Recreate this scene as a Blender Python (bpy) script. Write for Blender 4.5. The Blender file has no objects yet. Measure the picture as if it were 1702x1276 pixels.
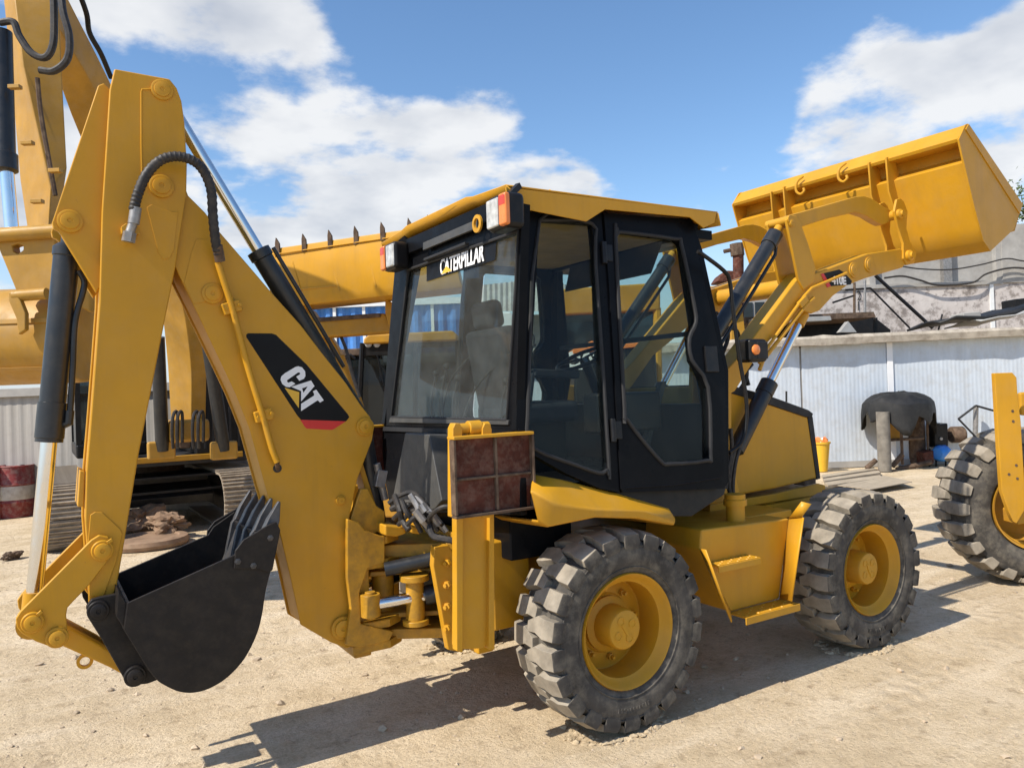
import bpy, bmesh, math, random
from mathutils import Vector, Matrix, noise as mnoise
from mathutils.geometry import tessellate_polygon
random.seed(7)
scn = bpy.context.scene
COL = scn.collection
R_ = math.radians

# ------------------------------------------------------------------ camera
CAM = Vector((-2.735, -4.312, 1.88))
FOC, PW, PH = 1283.0, 1702.0, 1276.0
_yaw, _pit, _rol = 0.555, 0.0075, 0.035
FW = Vector((math.sin(_yaw)*math.cos(_pit), math.cos(_yaw)*math.cos(_pit), math.sin(_pit)))
_r0 = Vector((math.cos(_yaw), -math.sin(_yaw), 0)); _u0 = _r0.cross(FW)
RT = _r0*math.cos(_rol) - _u0*math.sin(_rol)
UP = _r0*math.sin(_rol) + _u0*math.cos(_rol)
cd = bpy.data.cameras.new('camera'); cam = bpy.data.objects.new('camera', cd); COL.objects.link(cam)
m3 = Matrix((RT, UP, -FW)).transposed()
cam.matrix_world = Matrix.Translation(CAM) @ m3.to_4x4()
cd.sensor_fit = 'HORIZONTAL'; cd.sensor_width = 36; cd.lens = FOC/PW*36; cd.clip_start = .05; cd.clip_end = 2000
scn.camera = cam

# ------------------------------------------------------------------ light
SUN_EL, SUN_DIR = R_(46.5), Vector((-1, -0.035, 0)).normalized()   # towards the sun, level part
SUN = (SUN_DIR*math.cos(SUN_EL) + Vector((0, 0, math.sin(SUN_EL)))).normalized()
sd = bpy.data.lights.new('sun', 'SUN'); sd.energy = 5.0; sd.angle = R_(.55); sd.color = (1, .93, .82)
so = bpy.data.objects.new('sun', sd); COL.objects.link(so)
so.rotation_euler = SUN.to_track_quat('Z', 'Y').to_euler()
scn.view_settings.view_transform = 'Standard'; scn.view_settings.look = 'None'
scn.view_settings.exposure = 0.30; scn.view_settings.gamma = 1; scn.view_settings.use_curve_mapping = False

def pix_dir(px, py):
    return (FW + RT*((px-PW/2)/FOC) - UP*((py-PH/2)/FOC))

W = bpy.data.worlds.new('World'); scn.world = W; W.use_nodes = True
nt = W.node_tree; nt.nodes.clear()
def N(t, **k):
    n = nt.nodes.new(t)
    for a, b in k.items(): setattr(n, a, b)
    return n
def L(a, b): nt.links.new(a, b)
def wmath(op, a, b=None, c=None, clamp=False):
    n = N('ShaderNodeMath', operation=op, use_clamp=clamp)
    for i, v in enumerate((a, b, c)):
        if v is None: continue
        if isinstance(v, (int, float)): n.inputs[i].default_value = v
        else: L(v, n.inputs[i])
    return n.outputs[0]
sky = N('ShaderNodeTexSky'); sky.sky_type = 'NISHITA'; sky.sun_disc = False
sky.sun_elevation = SUN_EL; sky.sun_rotation = math.atan2(SUN_DIR.x, SUN_DIR.y)
sky.air_density = 1.0; sky.dust_density = .25; sky.ozone_density = 2.0
tc = N('ShaderNodeTexCoord')
sep = N('ShaderNodeSeparateXYZ'); L(tc.outputs['Generated'], sep.inputs[0])
zz = wmath('ADD', wmath('MAXIMUM', sep.outputs[2], 0.0), 0.22)
cmb = N('ShaderNodeCombineXYZ')
L(wmath('DIVIDE', sep.outputs[0], zz), cmb.inputs[0]); L(wmath('DIVIDE', sep.outputs[1], zz), cmb.inputs[1])
def noise(vec, scale, detail, rough=.55, off=(0, 0, 0)):
    mp = N('ShaderNodeMapping'); mp.inputs['Location'].default_value = off; L(vec, mp.inputs[0])
    n = N('ShaderNodeTexNoise'); n.inputs['Scale'].default_value = scale; n.inputs['Detail'].default_value = detail
    n.inputs['Roughness'].default_value = rough; L(mp.outputs[0], n.inputs['Vector']); return n.outputs['Fac']
n1 = noise(cmb.outputs[0], 2.7, 10, .56, (3.1, 1.7, .4))
_so = Vector((SUN_DIR.x, SUN_DIR.y, 0))*-.10
n1s = noise(cmb.outputs[0], 2.7, 5, .5, (3.1+_so.x, 1.7+_so.y, .4))      # the same field a step nearer the sun: lit flanks, grey lee sides
n2 = noise(cmb.outputs[0], .8, 4, .5, (8.3, 2.2, 1.0))
# cumulus banks: (direction, tightness, weight); the noise breaks them up and fills the rest of the sky
banks = [((200, 30), 150, .30), ((300, 45), 150, .32), ((400, 25), 180, .30), ((500, 5), 300, .28), ((340, -60), 80, .25),
         ((345, 345), 250, .28), ((430, 325), 200, .34), ((520, 285), 400, .28), ((600, 260), 400, .32), ((680, 250), 450, .33), ((640, 320), 200, .34), ((760, 215), 600, .33), ((850, 165), 900, .36), ((800, 190), 800, .26), ((560, 350), 150, .28), ((720, 340), 200, .26),
         ((430, 205), 700, .22), ((540, 185), 700, .18), ((530, 105), 2000, .2), ((965, 300), 700, .65), ((900, 298), 800, .5), ((1110, 335), 700, .22),
         ((1350, 245), 500, .36), ((1420, 190), 450, .44), ((1500, 200), 350, .44), ((1600, 170), 350, .34), ((1690, 150), 350, .34), ((1480, 250), 300, .36), ((1600, 245), 250, .4),
         ((1460, 90), 700, .20), ((1690, 50), 700, .24), ((1330, 115), 2500, .22), ((1215, 245), 1200, .22), ((110, 230), 400, .34), ((30, 420), 200, .34), ((120, 330), 250, .3), ((250, 175), 300, -.35), ((340, 165), 250, -.35), ((450, 140), 250, -.40), ((570, 120), 250, -.35), ((680, 90), 150, -.28), ((1040, 70), 120, -.16), ((880, 60), 200, -.2), ((1240, 60), 150, -.3), ((1370, 30), 400, -.2), ((1580, 60), 400, -.28), ((1060, 220), 250, -.3), ((1000, 150), 200, -.25)]
acc = None
for (px, py), tight, w in banks:
    d = pix_dir(px, py).normalized()
    vm = N('ShaderNodeVectorMath', operation='DOT_PRODUCT'); L(tc.outputs['Generated'], vm.inputs[0]); vm.inputs[1].default_value = d
    g = wmath('EXPONENT', wmath('MULTIPLY', wmath('SUBTRACT', vm.outputs['Value'], 1.0), float(tight)))
    g = wmath('MULTIPLY', g, w)
    acc = g if acc is None else wmath('ADD', acc, g)
dens = wmath('ADD', wmath('ADD', wmath('MULTIPLY', wmath('SUBTRACT', n1, .5), 2.6), wmath('MULTIPLY', wmath('SUBTRACT', n2, .5), .4)), wmath('ADD', wmath('MULTIPLY', wmath('MINIMUM', acc, .50), 1.0), .12))
mr = N('ShaderNodeMapRange', interpolation_type='SMOOTHSTEP'); L(dens, mr.inputs[0])
mr.inputs[1].default_value = .30; mr.inputs[2].default_value = .64
lit = wmath('ADD', wmath('MULTIPLY', wmath('SUBTRACT', n1, n1s), 2.2), wmath('SUBTRACT', .95, wmath('MULTIPLY', wmath('SUBTRACT', dens, .4), .55)), clamp=True)
cr = N('ShaderNodeValToRGB'); L(lit, cr.inputs[0])
CB = 1.04
cr.color_ramp.elements[0].position = .25; cr.color_ramp.elements[0].color = (6.6*CB, 7.3*CB, 8.6*CB, 1)
cr.color_ramp.elements[1].position = .95; cr.color_ramp.elements[1].color = (13.2*CB, 13.3*CB, 13.4*CB, 1)
hs = N('ShaderNodeHueSaturation'); hs.inputs['Saturation'].default_value = 1.12; hs.inputs['Value'].default_value = 2.75; L(sky.outputs[0], hs.inputs['Color'])
mx = N('ShaderNodeMixRGB'); L(wmath('MULTIPLY', mr.outputs[0], .93), mx.inputs[0]); hz_ = N('ShaderNodeMapRange', interpolation_type='SMOOTHSTEP'); L(sep.outputs[2], hz_.inputs[0]); hz_.inputs[1].default_value = -.02; hz_.inputs[2].default_value = .24; hz_.inputs[3].default_value = .9; hz_.inputs[4].default_value = 0
mh = N('ShaderNodeMixRGB'); L(hz_.outputs[0], mh.inputs[0]); L(hs.outputs[0], mh.inputs[1]); mh.inputs[2].default_value = (9.6, 10.8, 12.2, 1)
L(mh.outputs[0], mx.inputs[1]); L(cr.outputs[0], mx.inputs[2])
bg = N('ShaderNodeBackground'); bg.inputs[1].default_value = .055; L(mx.outputs[0], bg.inputs[0])
wo = N('ShaderNodeOutputWorld'); L(bg.outputs[0], wo.inputs[0])

# ------------------------------------------------------------------ survey: rays of the photograph met with real planes
def on_plane(px, py, p, n):
    d = pix_dir(px, py); return CAM + d*((p-CAM).dot(n)/d.dot(n))
def PY(px, py, y): return on_plane(px, py, Vector((0, y, 0)), Vector((0, 1, 0)))
def PX(px, py, x): return on_plane(px, py, Vector((x, 0, 0)), Vector((1, 0, 0)))
def PZ(px, py, z=0.): return on_plane(px, py, Vector((0, 0, z)), Vector((0, 0, 1)))
def PD(px, py, d): return CAM + pix_dir(px, py)*d
S_N = Vector((0, -1, .11)).normalized(); S_P = Vector((0, -.91, 1.68))       # right side of the cab leans inwards
R_N = Vector((-1, 0, .055)).normalized(); R_P = Vector((-.60, 0, 1.68))      # rear of the cab
def PS(px, py, off=0.): return on_plane(px, py, S_P+S_N*off, S_N)
def PR(px, py, off=0.): return on_plane(px, py, R_P+R_N*off, R_N)

# ------------------------------------------------------------------ materials
def newmat(name):
    m = bpy.data.materials.new(name); m.use_nodes = True
    return m, m.node_tree, m.node_tree.nodes['Principled BSDF']
def link(t, a, b): t.links.new(a, b)
def tnoise(t, scale, detail=5, rough=.6, coord='Object', stretch=None):
    c = t.nodes.new('ShaderNodeTexCoord'); n = t.nodes.new('ShaderNodeTexNoise')
    n.inputs['Scale'].default_value = scale; n.inputs['Detail'].default_value = detail; n.inputs['Roughness'].default_value = rough
    if stretch:
        mp = t.nodes.new('ShaderNodeMapping'); mp.inputs['Scale'].default_value = stretch
        link(t, c.outputs[coord], mp.inputs[0]); link(t, mp.outputs[0], n.inputs['Vector'])
    else: link(t, c.outputs[coord], n.inputs['Vector'])
    return n.outputs['Fac']
def ramp(t, src, stops):
    r = t.nodes.new('ShaderNodeValToRGB'); link(t, src, r.inputs[0])
    els = r.color_ramp.elements
    els[0].position, els[0].color = stops[0][0], (*stops[0][1], 1)
    els[1].position, els[1].color = stops[-1][0], (*stops[-1][1], 1)
    for p, c in stops[1:-1]:
        e = els.new(p); e.color = (*c, 1)
    return r.outputs[0]
def mixc(t, f, a, b, mode='MIX'):
    n = t.nodes.new('ShaderNodeMixRGB'); n.blend_type = mode
    for i, v in enumerate((f, a, b)):
        if isinstance(v, (int, float)): n.inputs[i].default_value = v
        elif isinstance(v, tuple): n.inputs[i].default_value = (*v, 1)
        else: link(t, v, n.inputs[i])
    return n.outputs[0]
def bump(t, b, src, strength, dist=.01):
    n = t.nodes.new('ShaderNodeBump'); n.inputs['Strength'].default_value = strength; n.inputs['Distance'].default_value = dist
    link(t, src, n.inputs['Height'])
    link(t, n.outputs[0], b.inputs['Normal'])
def simple(name, col, rough=.5, metal=0., var=.15, vscale=6., dust=0., dustcol=(.36, .28, .18), bumps=0., bscale=60., spec=.5, stretch=None, coat=0.):
    m, t, b = newmat(name)
    dark = tuple(c*(1-var) for c in col); lite = tuple(min(1, c*(1+var)) for c in col)
    c = ramp(t, tnoise(t, vscale, 6, .6, stretch=stretch), [(.3, dark), (.7, lite)])
    if dust > 0:
        f = ramp(t, tnoise(t, vscale*1.7+2.3, 8, .7), [(.45, (0, 0, 0)), (.75, (dust,)*3)])
        c = mixc(t, f, c, dustcol)
    link(t, c, b.inputs['Base Color'])
    rr = ramp(t, tnoise(t, vscale*2.3+1, 5), [(.3, (max(.02, rough-.08),)*3), (.7, (min(1, rough+.1),)*3)])
    link(t, rr, b.inputs['Roughness'])
    b.inputs['Metallic'].default_value = metal; b.inputs['Specular IOR Level'].default_value = spec
    b.inputs['Coat Weight'].default_value = coat; b.inputs['Coat Roughness'].default_value = .25
    if bumps > 0: bump(t, b, tnoise(t, bscale, 4), bumps, .004)
    return m
M = {}
M['yellow'] = simple('cat_yellow_paint', (.55, .275, .016), .42, var=.08, vscale=2.2, dust=.12, bumps=.05, bscale=140, spec=.3)
M['yellow2'] = simple('old_yellow_paint', (.45, .225, .018), .55, var=.16, vscale=3, dust=.22, bumps=.06, spec=.3)
M['pale_yellow'] = simple('weathered_yellow_paint', (.42, .225, .03), .5, var=.18, vscale=3, dust=.25, spec=.35)
M['black'] = simple('black_paint', (.009, .009, .010), .38, var=.2, vscale=5, dust=.04, spec=.25)
M['black_cab'] = simple('black_cab_paint', (.006, .0065, .008), .32, var=.2, vscale=4, dust=.03, dustcol=(.10, .085, .07), spec=.07)
M['bucket_black'] = simple('bucket_black_paint', (.011, .009, .009), .5, var=.3, vscale=7, dust=.05, bumps=.15, bscale=40, spec=.3)
M['cyl_black'] = simple('cylinder_black_paint', (.016, .018, .021), .36, var=.15, dust=.05, spec=.5)
M['chrome'] = simple('chrome', (.78, .78, .78), .13, 1., var=.05)
M['steel'] = simple('worn_steel', (.30, .29, .28), .45, .6, var=.3, vscale=20, dust=.2, bumps=.2)
M['tooth'] = simple('grey_tooth_steel', (.07, .07, .075), .42, .35, var=.3, vscale=12, dust=.12, bumps=.25, bscale=50)
M['hose'] = simple('black_hose', (.018, .016, .016), .6, var=.3, vscale=15, dust=.12)
M['rubber'] = simple('tyre_sidewall', (.075, .068, .060), .9, var=.35, vscale=5, dust=.9, dustcol=(.21, .185, .145), bumps=.3, bscale=40, spec=.2)
M['lug'] = simple('dusty_tyre_lug', (.28, .245, .195), .88, var=.35, vscale=9, dust=.55, dustcol=(.30, .26, .20), bumps=.4, bscale=45, spec=.15)
M['rust'] = simple('rusty_primer', (.085, .026, .016), .75, var=.45, vscale=9, dust=.35, dustcol=(.30, .22, .17), bumps=.4, bscale=50, spec=.2)
M['rustdark'] = simple('rusty_iron', (.10, .065, .045), .8, var=.5, vscale=8, dust=.3, bumps=.4, spec=.2)
M['grey_plastic'] = simple('grey_plastic_cover', (.052, .052, .050), .55, var=.15, vscale=5, dust=.25, dustcol=(.16, .145, .12), bumps=.15)
M['trim'] = simple('dark_rubber_trim', (.014, .014, .015), .7, var=.2)
M['seat'] = simple('dark_seat_fabric', (.02, .021, .026), .8, var=.3, vscale=10)
M['liner'] = simple('tan_headliner', (.42, .27, .10), .7, var=.15, vscale=6, dust=.3)
M['lens'] = simple('frosted_lens', (.46, .46, .44), .12, var=.35, vscale=22)
M['orange'] = simple('orange_lens', (.75, .22, .05), .2, var=.15)
M['red'] = simple('red_lens', (.55, .06, .03), .2, var=.15)
M['white'] = simple('white_print', (.80, .80, .80), .45, var=.04)
M['decal_black'] = simple('decal_black', (.008, .008, .009), .4, var=.1, spec=.15)
M['decal_red'] = simple('decal_red', (.62, .02, .015), .4, var=.05)
M['decal_yellow'] = simple('decal_yellow', (.72, .42, .03), .4, var=.05)
M['wood'] = simple('weathered_board', (.36, .30, .22), .85, var=.3, vscale=3, dust=.3, bumps=.3, stretch=(1, 9, 9), spec=.2)
M['concrete'] = simple('grey_concrete', (.36, .345, .32), .9, var=.18, vscale=2.5, dust=.3, dustcol=(.26, .24, .21), bumps=.35, bscale=25, spec=.2)
M['blue'] = simple('blue_steel_sheet', (.05, .19, .50), .55, var=.2, vscale=3, dust=.2, dustcol=(.35, .38, .42))
M['bluetank'] = simple('blue_tank_paint', (.03, .20, .60), .4, var=.1)
M['whitetank'] = simple('white_plastic', (.72, .73, .72), .5, var=.06)
M['barrel_red'] = simple('red_drum_paint', (.20, .022, .020), .6, var=.3, vscale=6, dust=.5, dustcol=(.40, .36, .30), bumps=.2)
M['barrel_white'] = simple('drum_white_band', (.50, .45, .38), .7, var=.2, vscale=6, dust=.5, dustcol=(.25, .12, .08))
M['barrel_grey'] = simple('grey_drum_paint', (.13, .13, .12), .6, .2, var=.3, vscale=6, dust=.4)
M['tarp'] = simple('black_tarpaulin', (.009, .009, .009), .6, var=.3, vscale=4, dust=.08, dustcol=(.18, .17, .15), bumps=.3, bscale=12)
M['shoe'] = simple('dusty_track_shoe', (.33, .27, .205), .85, var=.3, vscale=6, dust=.5, dustcol=(.42, .36, .27), bumps=.4, spec=.2)
M['rock'] = simple('brown_rock', (.24, .155, .10), .9, var=.35, vscale=5, dust=.4, bumps=.5, bscale=20, spec=.2)
M['pebble'] = simple('pale_pebble', (.44, .35, .25), .95, var=.3, vscale=3, spec=.2)
M['leaf'] = simple('tree_foliage', (.06, .085, .03), .8, var=.4, vscale=3, spec=.2)
M['bark'] = simple('tree_bark', (.12, .09, .06), .9, var=.3, spec=.2)
M['greysheet'] = simple('grey_roof_sheet', (.33, .33, .32), .6, var=.2, vscale=3, dust=.3)
M['old_pipe'] = simple('old_cement_pipe', (.20, .18, .15), .9, var=.3, vscale=6, dust=.4, dustcol=(.12, .10, .08), bumps=.3)
M['greasy_shaded'] = simple('greasy_shaded_yellow_paint', (.46, .235, .014), .5, var=.25, vscale=9, dust=.55, dustcol=(.11, .07, .03), bumps=.12)  # grease, with the carriage's inner shade mixed into this darker yellow
M['mirror'] = simple('mirror_glass', (.8, .82, .84), .05, 1., var=.02)
M['water'] = simple('oily_black', (.010, .010, .011), .5, var=.2, dust=.08)

# used paint: rain streaks, splashed dirt, small chips
for key, amt in (('yellow', 1.), ('yellow2', 1.6), ('pale_yellow', 1.6)):
    t = M[key].node_tree; b = t.nodes['Principled BSDF']; src = b.inputs['Base Color'].links[0].from_socket
    st_n = ramp(t, tnoise(t, 5, 7, .7, stretch=(1.6, 1.6, .16)), [(.50, (0, 0, 0)), (.80, (.34*amt,)*3)])
    c = mixc(t, st_n, src, (.30, .17, .035))
    sp_n = ramp(t, tnoise(t, 42, 5, .75), [(.66, (0, 0, 0)), (.72, (.5*amt,)*3)])
    msk = ramp(t, tnoise(t, 1.7, 4, .6), [(.45, (0, 0, 0)), (.62, (1, 1, 1))])
    c = mixc(t, mixc(t, 1., sp_n, msk, 'MULTIPLY'), c, (.16, .095, .04))
    link(t, c, b.inputs['Base Color'])
def glass(name, tint, dust, gloss=.55):
    m = bpy.data.materials.new(name); m.use_nodes = True; t = m.node_tree; t.nodes.clear()
    o = t.nodes.new('ShaderNodeOutputMaterial'); tr = t.nodes.new('ShaderNodeBsdfTransparent'); tr.inputs[0].default_value = (*tint, 1)
    gl = t.nodes.new('ShaderNodeBsdfGlossy'); gl.inputs['Roughness'].default_value = .03; gl.inputs[0].default_value = (.9, .95, 1, 1)
    df = t.nodes.new('ShaderNodeBsdfDiffuse'); df.inputs[0].default_value = (.40, .41, .41, 1)
    fr = t.nodes.new('ShaderNodeFresnel'); fr.inputs[0].default_value = 1.5
    f2 = t.nodes.new('ShaderNodeMath'); f2.operation = 'MULTIPLY'; f2.inputs[1].default_value = gloss; link(t, fr.outputs[0], f2.inputs[0])
    m1 = t.nodes.new('ShaderNodeMixShader'); m2 = t.nodes.new('ShaderNodeMixShader')
    dn = ramp(t, tnoise(t, 7, 8, .7), [(.3, (dust*.5,)*3), (.75, (dust*1.6,)*3)])
    link(t, dn, m1.inputs[0]); link(t, tr.outputs[0], m1.inputs[1]); link(t, df.outputs[0], m1.inputs[2])
    ge = t.nodes.new('ShaderNodeNewGeometry'); f3 = t.nodes.new('ShaderNodeMath'); f3.operation = 'SUBTRACT'; f3.use_clamp = True
    link(t, f2.outputs[0], f3.inputs[0]); link(t, ge.outputs['Backfacing'], f3.inputs[1])   # inner face of the pane: no total reflection
    link(t, f3.outputs[0], m2.inputs[0]); link(t, m1.outputs[0], m2.inputs[1]); link(t, gl.outputs[0], m2.inputs[2])
    link(t, m2.outputs[0], o.inputs[0]); return m
M['glass'] = glass('cab_glass', (.80, .85, .83), .010, .35)
M['glass_dust_haze'] = glass('dust_haze_rear_glass', (.80, .85, .84), .05, .5)  # grey film: dust plus sky-reflection haze put into the colour
M['glass_dark'] = glass('dark_cab_glass', (.20, .24, .26), .02, .7)

# ground: pale beaten earth with gravel, wheel scuffs and damp patches
m, t, b = newmat('dry_earth')
big = tnoise(t, .33, 6, .6); mid = tnoise(t, 1.9, 9, .72); fine = tnoise(t, 55, 8, .75); scuff = tnoise(t, 1.0, 8, .7, stretch=(.35, 2.6, 1)); clod = tnoise(t, 9, 6, .65)
c = ramp(t, mid, [(.30, (.44, .335, .205)), (.48, (.65, .52, .345)), (.70, (.78, .65, .47))])
c = mixc(t, ramp(t, big, [(.40, (0, 0, 0)), (.66, (.55, .55, .55))]), c, (.48, .375, .245))
c = mixc(t, ramp(t, scuff, [(.50, (0, 0, 0)), (.68, (.6, .6, .6))]), c, (.80, .68, .51))
c = mixc(t, ramp(t, clod, [(.28, (.75, .75, .75)), (.45, (0, 0, 0))]), c, (.27, .195, .12))
c = mixc(t, ramp(t, fine, [(.31, (.5, .5, .5)), (.55, (1, 1, 1))]), (.30, .22, .135), c)
c = mixc(t, ramp(t, tnoise(t, 17, 7, .75), [(.56, (0, 0, 0)), (.72, (.5, .5, .5))]), c, (.44, .335, .215))
link(t, c, b.inputs['Base Color']); b.inputs['Roughness'].default_value = .95; b.inputs['Specular IOR Level'].default_value = .1
h = t.nodes.new('ShaderNodeMath'); h.operation = 'MULTIPLY_ADD'; grit = tnoise(t, 24, 7, .7); ck = t.nodes.new('ShaderNodeMath'); ck.operation = 'MULTIPLY_ADD'; link(t, grit, ck.inputs[0]); ck.inputs[1].default_value = 1.5; link(t, clod, ck.inputs[2]); link(t, ck.outputs[0], h.inputs[0]); h.inputs[1].default_value = 1.7; link(t, fine, h.inputs[2])
def tmath(op, a, b_=None, clamp=False):
    n = t.nodes.new('ShaderNodeMath'); n.operation = op; n.use_clamp = clamp
    for i, v_ in enumerate((a, b_)):
        if v_ is None: continue
        if isinstance(v_, (int, float)): n.inputs[i].default_value = v_
        else: link(t, v_, n.inputs[i])
    return n.outputs[0]
gc = t.nodes.new('ShaderNodeTexCoord'); gs_ = t.nodes.new('ShaderNodeSeparateXYZ'); link(t, gc.outputs['Object'], gs_.inputs[0])
track = None
for k_, c0, w_ in ((.10, -1.75, .17), (.10, -3.05, .17), (-.22, -2.3, .15), (-.22, -.35, .15), (.62, -2.6, .16)):
    dist = tmath('ABSOLUTE', tmath('SUBTRACT', tmath('SUBTRACT', gs_.outputs[1], tmath('MULTIPLY', gs_.outputs[0], k_)), c0))
    inside = tmath('MULTIPLY', tmath('SUBTRACT', 1.0, tmath('DIVIDE', dist, w_), True), 2.5, True)
    bars_ = tmath('MULTIPLY_ADD' if False else 'SINE', tmath('ADD', tmath('MULTIPLY', gs_.outputs[0], 38.), tmath('MULTIPLY', dist, 22.)))
    q_ = tmath('MULTIPLY', inside, tmath('ADD', tmath('MULTIPLY', bars_, .5), -.5))
    track = q_ if track is None else tmath('ADD', track, q_)
patchy = ramp(t, tnoise(t, .8, 5, .6), [(.42, (0, 0, 0)), (.60, (1, 1, 1))])
track = tmath('MULTIPLY', track, patchy)
c = mixc(t, tmath('MULTIPLY', track, -.16, True), c, (.33, .25, .165)); link(t, c, b.inputs['Base Color'])
hh_ = tmath('ADD', h.outputs[0], tmath('MULTIPLY', track, .9)); h = hh_.node
bump(t, b, h.outputs[0], .6, .018)
M['earth'] = m

# corrugated light wall: colour only, the ribs are geometry
M['panel'] = simple('pale_blue_grey_sheet', (.53, .585, .645), .5, var=.07, vscale=1.2, dust=.5, dustcol=(.40, .385, .35), stretch=(6, 6, .5), spec=.35)
M['panel_old'] = simple('dusty_grey_sheet', (.36, .34, .31), .7, var=.16, vscale=1.2, dust=.4, dustcol=(.28, .25, .21), stretch=(7, 7, .4), spec=.2)
M['plaster'] = simple('peeling_plaster', (.50, .45, .42), .9, var=.3, vscale=1.3, dust=1., dustcol=(.20, .17, .155), bumps=.4, bscale=8, spec=.15)
t = M['plaster'].node_tree; b = t.nodes['Principled BSDF']
c = ramp(t, tnoise(t, .9, 10, .74), [(.36, (.15, .13, .115)), (.44, (.30, .265, .24)), (.48, (.50, .455, .425)), (.66, (.60, .56, .53))])
c = mixc(t, ramp(t, tnoise(t, 3.2, 8, .75), [(.52, (0, 0, 0)), (.60, (.8, .8, .8))]), c, (.23, .20, .185)); link(t, c, b.inputs['Base Color'])
M['cap'] = simple('stained_cap', (.42, .37, .30), .9, var=.25, vscale=2.5, dust=.7, dustcol=(.16, .12, .09), bumps=.5, bscale=14, spec=.15)

# ------------------------------------------------------------------ mesh helpers
def catmull(pts, n=6):
    pts = [Vector(p) for p in pts]
    if len(pts) < 3: return pts
    q = [pts[0]*2-pts[1]] + pts + [pts[-1]*2-pts[-2]]; out = []
    for i in range(1, len(q)-2):
        a, b, c, d = q[i-1], q[i], q[i+1], q[i+2]
        for k in range(n):
            s = k/n
            out.append(.5*((2*b)+(c-a)*s+(2*a-5*b+4*c-d)*s*s+(3*b-a-3*c+d)*s**3))
    return out+[pts[-1]]
class MB:
    def __init__(self): self.bm = bmesh.new(); self.mi = 0
    def face(self, vs):
        try:
            f = self.bm.faces.new(vs); f.material_index = self.mi; return f
        except ValueError: return None
    def prism(self, pts, off):
        """polygon pts pushed by the vector off"""
        off = Vector(off); pts = [Vector(p) for p in pts]
        n = Vector((0, 0, 0))
        for i in range(len(pts)):
            a, b = pts[i], pts[(i+1) % len(pts)]
            n += a.cross(b)
        if n.dot(off) > 0: pts.reverse()
        a = [self.bm.verts.new(p) for p in pts]; b = [self.bm.verts.new(p+off) for p in pts]
        self.face(a); self.face(b[::-1]); k = len(a)
        for i in range(k): self.face((a[i], b[i], b[(i+1) % k], a[(i+1) % k]))
        return self
    def holed(self, loops, off):
        off = Vector(off); loops = [[Vector(p) for p in l] for l in loops]
        flat = [p for l in loops for p in l]; tris = tessellate_polygon(loops)
        a = [self.bm.verts.new(p) for p in flat]; b = [self.bm.verts.new(p+off) for p in flat]
        for x, y, z in tris:
            nn = (flat[y]-flat[x]).cross(flat[z]-flat[x])
            if nn.dot(off) > 0: y, z = z, y
            self.face((a[x], a[y], a[z])); self.face((b[z], b[y], b[x]))
        s = 0
        for l in loops:
            k = len(l)
            for i in range(k):
                j = (i+1) % k; self.face((a[s+i], a[s+j], b[s+j], b[s+i]))
            s += k
        bmesh.ops.recalc_face_normals(self.bm, faces=self.bm.faces[:])
        return self
    def box(self, c, size, mat=None):
        c = Vector(c); x, y, z = (s/2 for s in size); mat = mat or Matrix.Identity(3)
        P = lambda i, j, k: c+mat @ Vector((i*x, j*y, k*z))
        lo = [P(-1, -1, -1), P(1, -1, -1), P(1, 1, -1), P(-1, 1, -1)]
        return self.prism(lo, mat @ Vector((0, 0, 2*z)))
    def bar(self, a, b, w, h, up=(0, 0, 1)):
        """square-section bar from a to b"""
        a, b = Vector(a), Vector(b); d = b-a; l = d.length; d.normalize(); up = Vector(up)
        s = d.cross(up)
        if s.length < 1e-4: s = d.cross(Vector((1, 0, 0)))
        s.normalize(); u = s.cross(d)
        return self.prism([a+s*w/2+u*h/2, a-s*w/2+u*h/2, a-s*w/2-u*h/2, a+s*w/2-u*h/2], b-a)
    def cyl(self, a, b, r, r2=None, seg=24, cap=True):
        a, b = Vector(a), Vector(b); r2 = r if r2 is None else r2
        return self.lathe([(r, 0), (r2, (b-a).length)], a, b-a, seg, cap)
    def lathe(self, prof, p0, axis, seg=32, cap=True):
        p0, ax = Vector(p0), Vector(axis).normalized(); q = ax.to_track_quat('Z', 'Y')
        rings = []
        for r, h in prof:
            if r < 1e-6: rings.append([self.bm.verts.new(p0+ax*h)])
            else: rings.append([self.bm.verts.new(p0+ax*h+q @ Vector((r*math.cos(2*math.pi*i/seg), r*math.sin(2*math.pi*i/seg), 0))) for i in range(seg)])
        for A, B in zip(rings, rings[1:]):
            for i in range(seg):
                j = (i+1) % seg
                if len(A) == 1 and len(B) == 1: continue
                if len(A) == 1: self.face((A[0], B[j], B[i]))
                elif len(B) == 1: self.face((A[i], A[j], B[0]))
                else: self.face((A[i], A[j], B[j], B[i]))
        if cap:
            if len(rings[0]) > 1: self.face(rings[0][::-1])
            if len(rings[-1]) > 1: self.face(rings[-1])
        return self
    def tube(self, pts, r, seg=10, smooth=True, cap=True, n=6, ridged=0.):
        pts = catmull(pts, n) if smooth else [Vector(p) for p in pts]
        rings = []; t = (pts[1]-pts[0]).normalized(); u = t.orthogonal().normalized()
        for i, p in enumerate(pts):
            t2 = (pts[min(i+1, len(pts)-1)]-pts[max(i-1, 0)]).normalized()
            u = (u-t2*u.dot(t2)).normalized(); w = t2.cross(u)
            rr = r*(1+(ridged if i % 2 else 0))
            rings.append([self.bm.verts.new(p+(u*math.cos(2*math.pi*k/seg)+w*math.sin(2*math.pi*k/seg))*rr) for k in range(seg)])
        for A, B in zip(rings, rings[1:]):
            for i in range(seg):
                j = (i+1) % seg; self.face((A[i], A[j], B[j], B[i]))
        if cap: self.face(rings[0][::-1]); self.face(rings[-1])
        return self
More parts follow.
